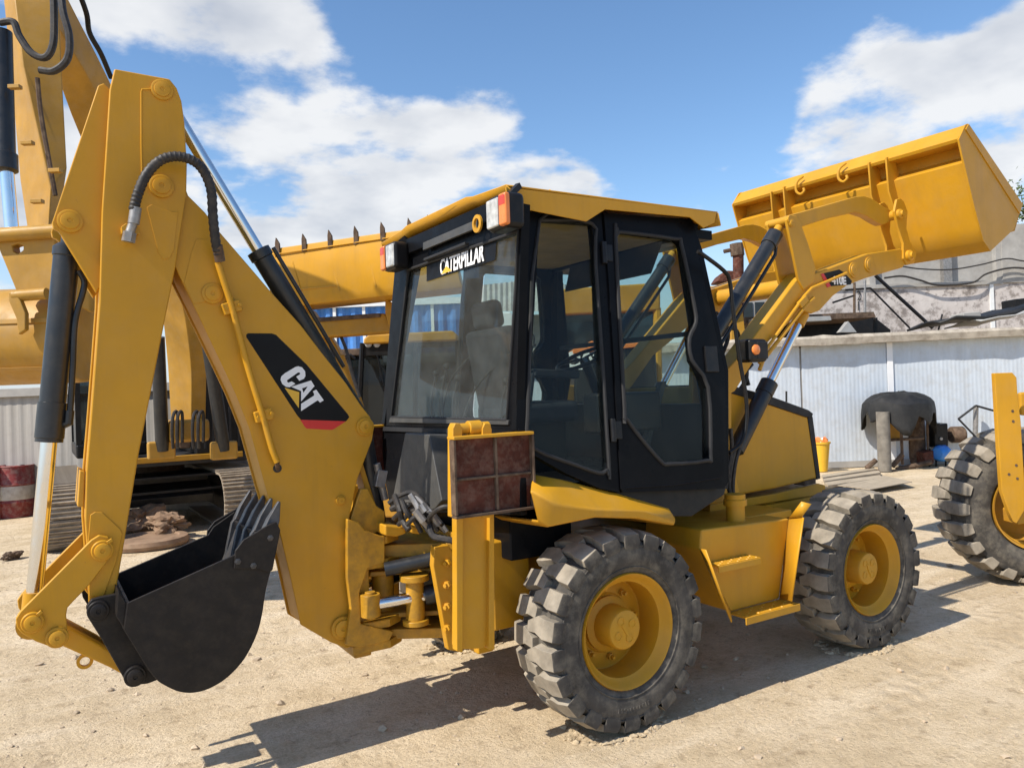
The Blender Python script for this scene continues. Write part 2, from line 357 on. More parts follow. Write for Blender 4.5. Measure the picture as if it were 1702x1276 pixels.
    def loft(self, rows, closed=False):
        """rows: lists of points of equal length, skinned"""
        vs = [[self.bm.verts.new(Vector(p)) for p in r] for r in rows]
        for A, B in zip(vs, vs[1:]):
            k = len(A)
            for i in range(k if closed else k-1):
                j = (i+1) % k; self.face((A[i], A[j], B[j], B[i]))
        return self
    def blob(self, c, r, sub=2, squash=(1, 1, 1), rough=.25, seed=0, mat=None):
        c = Vector(c)
        g = bmesh.ops.create_icosphere(self.bm, subdivisions=sub, radius=1)
        for v in g['verts']:
            p = v.co.copy(); k = 1+rough*(mnoise.noise(p*1.3+Vector((seed*3.7, seed*1.9, seed)))*1.6+.55*mnoise.noise(p*4.1+Vector((seed, 0, 2)))+.3*mnoise.noise(p*9+Vector((0, seed, 5))))
            p = Vector((p.x*squash[0], p.y*squash[1], p.z*squash[2]))*k*r
            v.co = c+(mat @ p if mat else p)
        for f in {f for v in g['verts'] for f in v.link_faces}: f.material_index = self.mi
        return self
    def build(self, name, mats, parent=None, bevel=0., smooth=.6, seg=2):
        me = bpy.data.meshes.new(name); self.bm.normal_update(); self.bm.to_mesh(me); self.bm.free()
        for mm in (mats if isinstance(mats, (list, tuple)) else [mats]): me.materials.append(M[mm] if isinstance(mm, str) else mm)
        if smooth:
            me.polygons.foreach_set('use_smooth', [True]*len(me.polygons)); me.set_sharp_from_angle(angle=smooth)
        o = bpy.data.objects.new(name, me); COL.objects.link(o)
        if bevel > 0:
            bv = o.modifiers.new('bevel', 'BEVEL'); bv.width = bevel; bv.segments = seg; bv.limit_method = 'ANGLE'; bv.angle_limit = R_(35); bv.harden_normals = True
        if parent is not None: adopt(o, parent)
        return o
def adopt(o, parent):
    """parts are modelled in world coordinates; only the thing's own Empty sits away from the origin"""
    o.parent = parent
    o.matrix_parent_inverse = Matrix.Identity(4) if parent.parent else Matrix.Translation(-parent.location)
def tag(o, label=None, cat=None, group=None, kind=None):
    for k, v in (('label', label), ('category', cat), ('group', group), ('kind', kind)):
        if v: o[k] = v
    return o
def thing(name, loc, label, cat, group=None):
    o = bpy.data.objects.new(name, None); COL.objects.link(o); o.location = loc; o.empty_display_size = .2
    return tag(o, label, cat, group)
def trace(pl, pts): return [pl(*p) for p in pts]
def py_(y): return lambda a, b: PY(a, b, y)
def flipy(pts): return [Vector((p.x, -p.y, p.z)) for p in pts]
def boss(name, p, r, h, mat, parent, ax=(0, -1, 0)):
    """pin end: flange ring, raised cap and dimple"""
    ax = Vector(ax).normalized()
    mb = MB().lathe([(r, 0), (r, h*.55), (r*.93, h*.65), (r*.74, h*.65), (r*.72, h), (r*.66, h*1.06), (r*.22, h*1.06), (r*.18, h*.9), (0, h*.9)], p, ax, 36, False)
    return mb.build(name, mat, parent)
def text_mesh(body, height, bold=.0, squeeze=1.):
    c = bpy.data.curves.new('lettering', 'FONT'); c.body = body; c.size = height*1.4; c.offset = bold; c.align_x = 'CENTER'; c.align_y = 'CENTER'; c.extrude = .0015
    o = bpy.data.objects.new('lettering', c); COL.objects.link(o)
    dg = bpy.context.evaluated_depsgraph_get(); me = bpy.data.meshes.new_from_object(o.evaluated_get(dg))
    COL.objects.unlink(o); bpy.data.objects.remove(o)
    for v in me.vertices: v.co.x *= squeeze
    return me
def lettering(name, body, height, p, xdir, ydir, mat, parent, bold=0., squeeze=1.):
    me = text_mesh(body, height, bold, squeeze); x = Vector(xdir).normalized(); y = Vector(ydir); y = (y-x*y.dot(x)).normalized(); z = x.cross(y)
    mt = Matrix((x, y, z)).transposed().to_4x4(); mt.translation = p; me.transform(mt)
    me.materials.clear(); me.materials.append(M[mat]); o = bpy.data.objects.new(name, me); COL.objects.link(o); adopt(o, parent); return o

# ================================================================== GROUND
mb = MB()
def gh(x, y):
    return .011*mnoise.noise(Vector((x*.55, y*.55, 3.1)))+.006*mnoise.noise(Vector((x*2.1, y*2.1, 7)))-.012
rows = []
xs = [-12+.16*i for i in range(181)]; ys = [-6+.16*i for i in range(150)]
def flat(x, y):
    k = 1.
    return gh(x, y)*k
mb.loft([[(x, y, flat(x, y)) for x in xs] for y in ys])
X0, X1, Y0, Y1 = xs[0], xs[-1], ys[0], ys[-1]
far = 900
ringi = [(X0, Y0), (X1, Y0), (X1, Y1), (X0, Y1)]; ringo = [(-far, -far), (far, -far), (far, far), (-far, far)]
g = mb.build('ground', 'earth', smooth=3)
mb = MB()
mb.holed([[(x, y, -.05) for x, y in ringo], [(x+.3*(1 if x < 0 else -1), y+.3*(1 if y < 0 else -1), -.05) for x, y in ringi]], (0, 0, -.05))
outer = mb.build('ground', 'earth', smooth=0)
tag(g, kind='structure'); tag(outer, kind='structure')

mb = MB(); rnd = random.Random(3)
for i in range(16000):
    d = rnd.random()**1.6*9+.9; a = rnd.uniform(-.85, .85)
    p = CAM+(FW*1+RT*math.tan(a))*d; x, y = p.x, p.y
    r = .0035+.0105*rnd.random()**3+(.016*rnd.random() if rnd.random() < .02 else 0)
    if mnoise.noise(Vector((x*.9, y*.9, 5)))+rnd.uniform(-.5, .5) < -.05: continue
    m = Matrix.Rotation(rnd.uniform(0, 6.28), 3, 'Z') @ Matrix.Diagonal((rnd.uniform(.7, 1.6), 1, rnd.uniform(.4, .8)))
    vs = [mb.bm.verts.new(Vector((x, y, gh(x, y)+r*.15))+m @ (Vector(v)*r*rnd.uniform(.75, 1.2))) for v in ((1, 0, 0), (0, 1, 0), (-1, 0, 0), (0, -1, 0), (.1, .1, 1), (0, 0, -1))]
    for q in ((0, 1, 4), (1, 2, 4), (2, 3, 4), (3, 0, 4), (1, 0, 5), (2, 1, 5), (3, 2, 5), (0, 3, 5)): mb.face([vs[k] for k in q])
tag(mb.build('gravel', 'pebble', smooth=0), kind='stuff')

# ================================================================== BACKHOE LOADER
BH = thing('backhoe_loader', (0.9, 0, 0), 'large yellow backhoe loader with black cab in the foreground, its front bucket raised', 'backhoe loader')

# ---- wheels
TR, TW = .55, .36
def make_wheel(cx, cy, side, phase):
    """side -1: outer face looks to -Y"""
    c = Vector((cx, cy, TR-.012)); ax = Vector((0, side, 0)); inn = c-ax*(TW/2)
    rim = MB().lathe([(.20, .03), (.20, .10), (.262, .12), (.262, .29), (.287, .31), (.30, .335), (.313, .345), (.318, .335), (.318, .30), (.27, .29), (.27, .06), (.318, .05), (.318, .02), (.27, .02), (.24, .03)], inn, ax, 56, False)
    rim.lathe([(.262, .118), (.17, .125), (.16, .135), (0, .135)], inn, ax, 40, False)
    rim = rim.build('wheel', 'yellow', BH)
    hub = MB().lathe([(.155, .12), (.155, .16), (.118, .175), (.112, .29), (.105, .302), (.098, .305), (0, .305)], inn, ax, 40, False)
    for k in range(4):
        a = k*math.pi/2+.4+phase; q = inn+ax*.305+Vector((math.cos(a), 0, math.sin(a)))*.058
        hub.lathe([(.025, 0), (.025, .003), (.019, .004), (.018, .0015), (0, .0015)], q, ax, 16, False)
    hub.box(inn+ax*.307, (.07, .004, .02), Matrix.Rotation(phase+.9, 3, 'Y'))
    hub.build('hub', 'yellow', rim)
    for k in range(8):
        a = k*math.pi/4+phase; q = inn+ax*.13+Vector((math.cos(a), 0, math.sin(a)))*.195
        MB().lathe([(.019, 0), (.019, .02), (.012, .022), (.010, .045), (0, .046)], q, ax, 6, False).build('wheel_nut', 'yellow', rim)
    h = TW/2
    prof = [(.313, .325), (.335, .345), (.385, .362), (.44, .364), (.478, .352), (.492, .335), (.507, .30), (.512, .18), (.507, .06), (.492, .025), (.478, .008), (.44, -.004), (.385, -.002), (.335, .015), (.313, .035)]
    ty = MB().lathe(prof, inn, ax, 96, False)
    # raised rings and moulded marks on the sidewall
    for rr, hh in ((.352, .3525), (.468, .3565)):
        ty.lathe([(rr-.006, hh-.004), (rr-.004, hh+.004), (rr+.004, hh+.004), (rr+.006, hh-.004)], inn, ax, 96, False)
    for k in range(11):
        a = -1.85+phase*0+k*.052
        ty.box(inn+ax*.364+Vector((math.cos(a), 0, math.sin(a)))*.415, (.014 if k % 3 else .006, .006, .030), Matrix.Rotation(-a+math.pi/2, 3, 'Y'))
    ty.mi = 1; nl = 22; q = ax.to_track_quat('Z', 'Y')
    def at(th, y, r): return inn+ax*y+Vector((math.cos(th), 0, math.sin(th)))*r
    rn = random.Random(int(cx*10+cy*7+50))
    for half in (0, 1):
        for k in range(nl):
            t0 = (k+.5*half)*2*math.pi/nl+phase
            Yv = (lambda y: y) if half == 0 else (lambda y: TW-y)
            # outline of one chevron lug across the tread: (arc m, y from the inner shoulder)
            o = [(-.055, .362), (-.055, .290), (-.062, .235), (-.018, .150), (.042, .150), (.034, .225), (.055, .290), (.055, .362)]
            jit = rn.uniform(-.003, .003)
            def rt(y): return TR-.001-.022*max(0, (abs(y-TW/2)-.10)/.09)**2 + jit
            top = [at(t0+s/TR*.95, Yv(y), rt(y)) for s, y in o]; bot = [at(t0+s*1.16/TR, Yv(y), .497) for s, y in o]
            a = [ty.bm.verts.new(p) for p in top]; bb = [ty.bm.verts.new(p) for p in bot]
            n = (top[2]-top[0]).cross(top[5]-top[0]); rad = top[0]-c
            order = n.dot(rad-ax*rad.dot(ax)) > 0
            def F(vs): ty.face(vs if order else vs[::-1])
            for qd in ((0, 1, 6, 7), (1, 2, 5, 6), (2, 3, 4, 5)): F([a[i] for i in qd])
            for i in range(8):
                j = (i+1) % 8
                if i == 7: continue
                F((a[j], a[i], bb[i], bb[j]))
            # shoulder block running down on to the sidewall
            dn = [at(t0+s/TR*1.1, Yv(y), r) for s, y, r in ((-.055, .370, .487), (.055, .370, .487))]
            d2 = [at(t0+s/TR*1.1, Yv(y), r) for s, y, r in ((-.058, .330, .470), (.058, .330, .470))]
            d2b = [at(t0+s/TR*1.1, Yv(.360), .446) for s in (-.052, .052)]
            dv = [ty.bm.verts.new(p) for p in dn]; dw = [ty.bm.verts.new(p) for p in d2b]
            ty.mi = 0; F((a[0], a[7], dv[1], dv[0])); F((dv[0], dv[1], dw[1], dw[0]))
            F((a[0], dv[0], bb[0])); F((a[7], bb[7], dv[1])); F((dv[0], dw[0], bb[0])); F((dv[1], bb[7], dw[1])); ty.mi = 1
    bmesh.ops.recalc_face_normals(ty.bm, faces=ty.bm.faces[:])
    ty.build('tyre', ['rubber', 'lug'], rim, bevel=.004, smooth=.5, seg=1)
    return rim
YF = -1.05
def dirt_ring(cx, cy, seed):
    rn = random.Random(seed); d = MB()
    for i in range(130):
        a = rn.uniform(0, 6.283); rx, ry = .19+rn.random()*.10, TW/2+.0+rn.random()*.05
        x, y = cx+math.cos(a)*rx*1.15, cy+math.sin(a)*ry*1.05; r = rn.uniform(.008, .026)
        d.blob(Vector((x, y, gh(x, y)+r*.15)), r, 1, (rn.uniform(.8, 1.5), 1, rn.uniform(.4, .7)), .5, i)
    tag(d.build('loose_dirt', 'earth', smooth=.4), kind='stuff')
dirt_ring(0, YF+TW/2, 1); dirt_ring(2.211, YF+TW/2, 2); dirt_ring(0, -YF-TW/2, 3)
make_wheel(0, YF+TW/2, -1, .10); make_wheel(2.211, YF+TW/2, -1, .31)
make_wheel(0, -YF-TW/2, 1, .2); make_wheel(2.211, -YF-TW/2, 1, .5)
MB().cyl((0, -.75, .54), (0, .75, .54), .10).cyl((2.211, -.75, .54), (2.211, .75, .54), .10).lathe([(.0, -.22), (.16, -.18), (.21, 0), (.16, .18), (0, .22)], (0, 0, .54), (0, 1, 0)).build('axle', 'yellow', BH)

# ---- chassis
ch = MB()
ch.box((.9, 0, .74), (3.0, .76, .34)); ch.box((2.0, 0, .92), (1.15, .84, .14)); ch.box((-.45, 0, .78), (.25, 1.1, .5))
ch.box((2.58, 0, .80), (.22, .82, .42))
ch.build('chassis', 'yellow', BH, bevel=.012)

# ---- boom (right face at Y=-.135)
HB = .135
boomx = [(313, 325), (341, 353), (364, 384), (415, 443), (455, 490), (500, 540), (535, 586), (575, 636), (600, 673), (615, 692), (622, 710), (619, 731), (594, 797), (583, 850), (577, 882), (575, 919), (585, 982), (591, 1017), (603, 1048), (600, 1070), (576, 1077), (550, 1067), (500, 1038), (483, 960), (466, 889), (443, 815), (415, 713), (392, 655), (368, 604), (325, 514), (298, 459), (262, 380), (244, 320), (252, 290), (275, 276), (300, 290)]
near = trace(py_(-HB), boomx)
cen = sum(near, Vector())/len(near)
def shrink(pts, d):
    n = len(pts); out = []
    area = sum(pts[i].x*pts[(i+1) % n].z-pts[(i+1) % n].x*pts[i].z for i in range(n)); sg = 1 if area > 0 else -1
    for i in range(n):
        e1 = (pts[i]-pts[i-1]).normalized(); e2 = (pts[(i+1) % n]-pts[i]).normalized()
        n1 = Vector((-e1.z, 0, e1.x))*sg; n2 = Vector((-e2.z, 0, e2.x))*sg; bs = (n1+n2)
        if bs.length < 1e-3: bs = n1
        bs.normalize(); out.append(pts[i]+bs*min(d/max(.35, bs.dot(n1)), d*2))
    return out
def section(name, pts, hw, plate, inset, mat, parent, bevel=.006):
    """welded box section: two flange plates standing proud of a core"""
    near = [Vector((p.x, -hw, p.z)) for p in pts]; far_ = flipy(near)
    mb = MB().prism(near, (0, plate, 0)).prism(far_, (0, -plate, 0))
    cr = [Vector((p.x, -hw+plate-.001, p.z)) for p in shrink(near, inset)]
    mb.prism(cr, (0, 2*(hw-plate)+.002, 0))
    return mb.build(name, mat, parent, bevel=bevel)
boom = section('boom', near, HB, .018, .010, 'yellow', BH)
# stiffener plate over the upper boom, foot plates
MB().prism(trace(py_(-HB), [(306, 470), (318, 420), (326, 398), (352, 398), (372, 470), (352, 500), (322, 505)]), (0, -.004, 0)).build('stiffener', 'yellow', boom, bevel=.002)
low = trace(py_(-HB), [(466, 889), (500, 1038), (550, 1067), (575, 930), (577, 860), (520, 820)])
b_ = MB().prism([Vector((p.x, -.16, p.z)) for p in low], (0, .026, 0)); b_.prism([Vector((p.x, .16, p.z)) for p in low], (0, -.026, 0))
def pins(lst, y, mat='yellow', parent=boom, name='pin'):
    for px, py, rp, h in lst:
        p = PY(px, py, y); r = rp*p.dot(FW)/FOC if False else rp*(p-CAM).dot(FW)/FOC
        boss(name, p, r, h, mat, parent)
pins([(353, 488, 17, .02), (606, 709, 15, .025), (568, 1042, 19, .035), (566, 831, 8, .02)], -HB-.001)
for k in (1,): MB().prism(trace(py_(-HB), [(340, 482), (341, 500), (352, 500), (349, 480)]), (0, -.012, 0)).build('pin_lock', 'yellow', boom, bevel=.002)
b_.bm.free()
# oil pipe along the boom with its clamps
pp = [PY(a, b, -.175) for a, b in ((362, 436), (372, 468), (386, 512), (412, 610), (437, 692), (452, 745), (461, 768))]
MB().tube(pp, .0165, 12).build('oil_pipe', 'yellow', boom)
for px, py in ((385, 511), (438, 690)):
    p = PY(px, py, -.16); q = PY(px+14, py-4, -.16); d = (q-p).normalized()
    MB().bar(p-d*.047, p+d*.047, .06, .035, (0, 1, 0)).build('pipe_clamp', 'yellow', boom, bevel=.006)
    for s in (-1, 1): MB().cyl(p+d*.036*s+Vector((0, -.03, 0)), p+d*.036*s+Vector((0, -.045, 0)), .009, seg=6).build('bolt', 'yellow', boom)
hp = PY(461, 778, -HB-.0015); MB().lathe([(.023, 0), (.023, .002), (0, .002)], hp, (0, -1, 0), 24, False).build('hose_hole', 'water', boom)
MB().tube([pp[-1], PY(461, 776, -.15), PY(463, 785, -.10)], .012, 10).build('hose', 'rustdark', boom)
# decal: black panel, red foot, white letters, yellow wedge
Yd = -HB-.002
def q6(pts): return [(400+x/6.38, 540+y/6.38) for x, y in pts]
def decal(name, pts, mat, lift, parent):
    return MB().prism(trace(py_(-HB), pts), (0, -lift, 0)).build(name, mat, parent, smooth=0)
decal('logo_panel', q6([(75, 88), (330, 90), (375, 105), (410, 140), (700, 420), (1135, 945), (1152, 975), (1135, 1000), (1115, 1020), (640, 1005), (600, 960), (60, 130), (58, 105)]), 'decal_black', .0012, boom)
decal('logo_red_band', q6([(632, 1004), (1116, 1020), (985, 1105), (960, 1112), (700, 1098), (680, 1080)]), 'decal_red', .0013, boom)
decal('letter', q6([(610, 437), (650, 450), (682, 490), (686, 540), (670, 570), (622, 592), (588, 548), (630, 522), (628, 505), (608, 503), (492, 585), (490, 600), (505, 612), (540, 598), (578, 622), (520, 660), (480, 655), (440, 625), (422, 580), (430, 545), (470, 510), (580, 445)]), 'white', .0022, boom)
amb = MB().holed([trace(py_(-HB), q6([(535, 655), (745, 588), (782, 648), (640, 810), (640, 700)])), trace(py_(-HB), q6([(650, 672), (712, 650), (665, 718)]))], (0, -.0022, 0)); amb.build('letter', 'white', boom, smooth=0)
decal('letter', q6([(765, 702), (800, 685), (880, 798), (840, 822), (826, 805), (812, 800), (640, 912), (640, 835), (778, 748), (778, 730)]), 'white', .0022, boom)
decal('logo_wedge', q6([(465, 665), (620, 712), (615, 880)]), 'decal_yellow', .0022, boom)

# ---- boom-stick cylinder
ca, cb = PY(268, 150, 0), PY(606, 709, 0)
cl = (cb-ca).normalized(); k0 = PY(418, 420, 0)
s0 = (k0-ca).dot(cl)
stc = MB().lathe([(.045, 0), (.064, .004), (.064, .05), (.056, .055), (.056, (cb-ca).length-s0-.05), (.03, (cb-ca).length-s0)], ca+cl*s0, cl, 32).build('stick_cylinder', 'cyl_black', BH)
MB().cyl(ca, ca+cl*(s0+.1), .033).build('cylinder_rod', 'chrome', stc)
u_ = cl.cross(Vector((0, 1, 0)))
off = Vector((.055, 0, .035))
MB().tube([ca+cl*(s0+.02)+off+Vector((.02, 0, 0)), ca+cl*(s0+.08)+off*1.25, ca+cl*(s0+.4)+off*1.25, ca+cl*(s0+.8)+off*1.2], .012, 8).build('cylinder_pipe', 'cyl_black', stc)

# ---- stick (right face at Y=-.17)
HS = .165
stickx = [(190, 114), (282, 131), (294, 146), (302, 168), (307, 204), (311, 274), (310, 325), (302, 376), (292, 443), (274, 533), (251, 651), (231, 753), (215, 851), (203, 923), (194, 975), (180, 1008), (160, 1018), (147, 1003), (146, 935), (141, 870), (143, 784), (150, 700), (158, 596), (165, 500), (169, 353), (182, 149)]
spts = trace(py_(-HS), stickx)
stick = section('stick', spts, HS, .020, .012, 'yellow', BH, .008)
# rear ear that carries the bucket cylinder
ear = trace(py_(-.125), [(163, 142), (173, 138), (184, 150), (172, 470), (160, 487), (97, 384), (88, 380), (86, 371)])
e_ = MB().prism(ear, (0, .03, 0)).prism(flipy(ear), (0, -.03, 0))
mid_ = trace(py_(-.097), [(163, 142), (173, 138), (184, 150), (172, 330), (150, 360), (97, 360)]); e_.prism([Vector((p.x, -.097, p.z)) for p in mid_], (0, .194, 0))
e_.build('cylinder_bracket', 'yellow', stick, bevel=.006)
pins([(116, 368, 19, .022)], -.126, parent=stick)
pins([(269, 150, 17, .018), (268, 310, 19, .024)], -HS-.001, parent=stick)
# welded ribs on the stick cheek, stiffener at the pivot
MB().tube(trace(py_(-HS-.002), [(254, 148), (236, 149), (235, 153), (235, 240), (236, 290)]), .004, 6, smooth=False).build('weld_seam', 'yellow', stick)
MB().prism(trace(py_(-HS), [(244, 345), (252, 340), (284, 352), (296, 352), (289, 415), (283, 428), (272, 432), (263, 420)]), (0, -.004, 0)).build('stiffener', 'yellow', stick, bevel=.0025)
MB().prism(trace(py_(-HS), [(150, 855), (158, 850), (170, 851), (199, 878), (203, 886), (194, 930), (172, 990), (148, 990), (146, 900)]), (0, -.008, 0)).build('foot_plate', 'yellow', stick, bevel=.003)
MB().prism([Vector((p.x, -.14, p.z)) for p in trace(py_(-.14), [(141, 784), (133, 782), (129, 842), (139, 842)])], (0, .28, 0)).build('stop_plate', 'yellow', stick, bevel=.003)
# black hose over the pivot with its steel fitting
hpts = [PY(a, b, y) for a, b, y in ((222, 350, -.235), (230, 320, -.24), (245, 288, -.25), (270, 265, -.26), (302, 261, -.27), (332, 276, -.27), (350, 312, -.26), (354, 360, -.24), (359, 405, -.215), (366, 432, -.185))]
MB().tube(hpts, .022, 12, n=9, ridged=.16).build('hose', 'hose', stick)
def seg_on(pts, r, name, mat, par, seg=16): return MB().tube(pts, r, seg, smooth=False).build(name, mat, par)
seg_on([PY(222, 372, -.232), PY(226, 345, -.236)], .026, 'hose_ferrule', 'steel', stick)
seg_on([PY(213, 402, -.222), PY(216, 386, -.226)], .030, 'hose_nut', 'steel', stick, 6)
seg_on([PY(216, 386, -.226), PY(222, 369, -.232)], .021, 'hose_elbow', 'steel', stick)
MB().prism(trace(py_(-HS), [(200, 380), (208, 374), (230, 380), (230, 392), (212, 394), (201, 390)]), (0, -.045, 0)).build('hose_flange', 'yellow', stick, bevel=.003)
seg_on([PY(361, 408, -.21), PY(366, 434, -.184)], .026, 'hose_ferrule', 'rustdark', stick)

# ---- bucket cylinder
ba, bb_ = PY(116, 368, 0), PY(53, 1033, 0)
bd = (bb_-ba).normalized()
def proj_on(a, d, p): return (p-a).dot(d)
t1 = proj_on(ba, bd, PY(96, 410, 0)); t2 = proj_on(ba, bd, PY(75, 734, 0)); T = (bb_-ba).length
bc = MB().lathe([(.040, t1-.02), (.062, t1), (.062, t1+.04), (.057, t1+.045), (.057, t2-.19), (.063, t2-.188), (.063, t2-.02), (.060, t2-.016), (.060, t2), (.038, t2+.002)], ba, bd, 40).build('bucket_cylinder', 'cyl_black', BH)
MB().cyl(ba+bd*(t2-.05), ba+bd*(T-.13), .036, seg=36).build('cylinder_rod', 'chrome', bc)
MB().cyl(ba+bd*(T-.14), ba+bd*T, .048).cyl(bb_+Vector((0, -.07, 0)), bb_+Vector((0, .07, 0)), .065).build('rod_eye', 'yellow', bc)
MB().cyl(ba+Vector((0, -.07, 0)), ba+Vector((0, .07, 0)), .05).cyl(ba, ba+bd*t1, .03).build('cylinder_eye', 'cyl_black', bc)
tp = [PY(a, b, -.03) for a, b in ((131, 450), (140, 467), (138, 485), (125, 535), (121, 610), (116, 690), (113, 700))]
MB().tube(tp, .0145, 10).build('cylinder_pipe', 'cyl_black', bc)
MB().tube([PY(116, 682, -.03), PY(114, 703, -.03), PY(104, 706, -.02), PY(96, 706, 0)], .021, 10, smooth=False).build('pipe_elbow', 'cyl_black', bc)

# ---- linkage
lk = trace(py_(-.205), [(152, 897), (165, 889), (180, 892), (187, 900), (188, 912), (176, 936), (148, 972), (122, 999), (112, 1010), (110, 1022), (112, 1045), (108, 1064), (96, 1076), (82, 1074), (60, 1066), (36, 1052), (28, 1042), (26, 1028), (34, 1016)])
l_ = MB().prism(lk, (0, .028, 0)).build('link_plate', 'yellow', BH, bevel=.005)
MB().prism(flipy(lk), (0, -.028, 0)).build('link_plate', 'yellow', BH, bevel=.005)
pins([(170, 914, 17, .03), (54, 1033, 17, .03), (95, 1058, 17, .03)], -.206, parent=l_)
for a, b, c_, d_ in ((178, 902, 187, 896), (62, 1022, 70, 1015)):
    MB().bar(PY(a, b, -.225), PY(c_, d_, -.225), .016, .012, (0, 1, 0)).build('pin_lock', 'yellow', l_, bevel=.003)
blk = trace(py_(-.10), [(88, 1050), (108, 1040), (165, 1070), (200, 1095), (236, 1107), (240, 1122), (228, 1130), (210, 1124), (180, 1108), (100, 1072), (90, 1066)])
bl = MB().prism(blk, (0, .2, 0)).build('bucket_link', 'yellow', BH, bevel=.01)
MB().lathe([(.036, -.01), (.036, .01), (.022, .012), (.022, -.012), (.036, -.01)], PY(141, 1098, -.05), (0, -1, 0), 20, False).build('lifting_eye', 'yellow', bl)
MB().cyl(PY(170, 914, -.20), Vector((PY(170, 914, -.2).x, .2, PY(170, 914, -.2).z)), .035).build('cross_pin', 'yellow', l_)

# ---- digging bucket (right side plate at Y=-.345, left at +.36)
BY0, BY1 = -.345, .36
sidex = [(211, 1001), (390, 921), (400, 905), (440, 876), (462, 888), (451, 949), (446, 968), (442, 986), (437, 1020), (429, 1054), (407, 1098), (377, 1128), (347, 1147), (321, 1153), (295, 1151), (276, 1141), (261, 1132), (246, 1113), (205, 1046)]
crv = [PY(a, b, BY0) for a, b in ((451, 949), (446, 968), (442, 986), (437, 1020), (428, 1054), (408, 1094), (379, 1126), (348, 1145), (321, 1152), (297, 1150), (276, 1141), (261, 1131), (246, 1113))]
crv = catmull(crv, 4)
sp = trace(py_(BY0), [(211, 1001), (390, 921), (400, 905), (440, 876), (462, 888)])+crv+trace(py_(BY0), [(205, 1046)])
prof = trace(py_(BY0), [(440, 890)])+crv+trace(py_(BY0), [(205, 1046), (211, 1003)])
sh = MB()
inn_ = shrink(prof+[], .001)
def strip(pts, d):
    out = []
    for i, p in enumerate(pts):
        a = pts[max(0, i-1)]; b = pts[min(len(pts)-1, i+1)]; t = (b-a).normalized(); nn = Vector((t.z, 0, -t.x)); out.append(p+nn*d)
    return out
cc_ = sum(prof, Vector())/len(prof)
i1 = strip(prof, .014)
if (i1[5]-cc_).length > (prof[5]-cc_).length: i1 = strip(prof, -.014)
poly = prof+i1[::-1]
sh.prism([Vector((p.x, BY0+.016, p.z)) for p in poly], (0, BY1-BY0-.032, 0))
bkt = sh.build('digging_bucket', 'bucket_black', BH, bevel=.002, smooth=.7)
for yy, s in ((BY0, 1), (BY1, -1)):
    MB().prism([Vector((p.x, yy, p.z)) for p in shrink(sp, .003)], (0, .018*s, 0)).build('side_plate', 'bucket_black', bkt, bevel=.003)
    cut = trace(py_(BY0), [(388, 944), (390, 914), (404, 896), (444, 872), (458, 866), (465, 880), (452, 946), (446, 951), (430, 945)])
    MB().prism([Vector((p.x, yy-.016*s, p.z)) for p in cut], (0, .016*s, 0)).build('side_cutter', 'bucket_black', bkt, bevel=.004)
    for a, b in ((394, 932), (420, 939), (448, 893)):
        p = PY(a, b, BY0); p.y = yy-.016*s; MB().lathe([(.016, 0), (.016, .004), (.010, .006), (.010, .012), (0, .013)], p, (0, -s, 0), 6, False).build('bolt', 'tooth', bkt)
    for a, b in ((352, 958), (380, 946), (352, 980)):
        pass
# top edge plate that ties the sides together, hinge ears
MB().prism([Vector((p.x, BY0+.018, p.z)) for p in trace(py_(BY0), [(197, 982), (211, 1003), (206, 1044), (194, 1026)])], (0, BY1-BY0-.036, 0)).build('hinge_beam', 'bucket_black', bkt, bevel=.004)
earb = trace(py_(-.235), [(143, 1008), (152, 996), (165, 992), (196, 986), (205, 1000), (240, 1075), (262, 1130), (246, 1136), (222, 1139), (210, 1134), (205, 1126), (170, 1064), (146, 1026)])
for s in (1, -1):
    e2 = [Vector((p.x, -.235*s, p.z)) for p in earb]; MB().prism(e2, (0, .03*s, 0)).build('hinge_ear', 'bucket_black', bkt, bevel=.006)
pins([(163, 1014, 17, .03), (224, 1122, 17, .03)], -.236, 'bucket_black', bkt)
# lip, adapters and five teeth
L0, L1 = PY(447, 893, BY0), PY(468, 834, BY0); ldir = (L1-L0).normalized(); lth = Vector((-ldir.z, 0, ldir.x))
for k in range(5):
    y = BY0+.045+k*(BY1-BY0-.09)/4; b0 = Vector((L0.x, y, L0.z)); ln = (L1-L0).length
    sec = [b0+lth*.035, b0+ldir*ln*.45+lth*.028, b0+ldir*ln+lth*.006, b0+ldir*ln-lth*.006, b0+ldir*ln*.5-lth*.030, b0-lth*.038]
    tm = MB(); wv = [.030, .028, .012, .012, .028, .030]
    va = [tm.bm.verts.new(p-Vector((0, w, 0))) for p, w in zip(sec, wv)]; vb = [tm.bm.verts.new(p+Vector((0, w, 0))) for p, w in zip(sec, wv)]
    tm.face(va); tm.face(vb[::-1])
    for i in range(6): tm.face((va[i], vb[i], vb[(i+1) % 6], va[(i+1) % 6]))
    bmesh.ops.recalc_face_normals(tm.bm, faces=tm.bm.faces[:])
    to = tm.build('tooth', 'tooth', bkt, bevel=.008)
    ad = [b0+ldir*.03+lth*.028, b0+ldir*.03-lth*.03, b0-ldir*.03-lth*.040, b0-ldir*.16-lth*.022, b0-ldir*.20-lth*.0, b0-ldir*.20+lth*.012, b0-ldir*.15+lth*.022, b0-ldir*.02+lth*.042]
    MB().prism([p-Vector((0, .018, 0)) for p in ad], (0, .036, 0)).build('tooth_adapter', 'tooth', bkt, bevel=.008)
lipa = [L0+ldir*.005+lth*.011, L0+ldir*.005-lth*.011, L0-ldir*.26-lth*.011, L0-ldir*.26+lth*.011]
MB().prism([Vector((p.x, BY0+.02, p.z)) for p in lipa], (0, BY1-BY0-.04, 0)).build('lip_plate', 'tooth', bkt, bevel=.003)

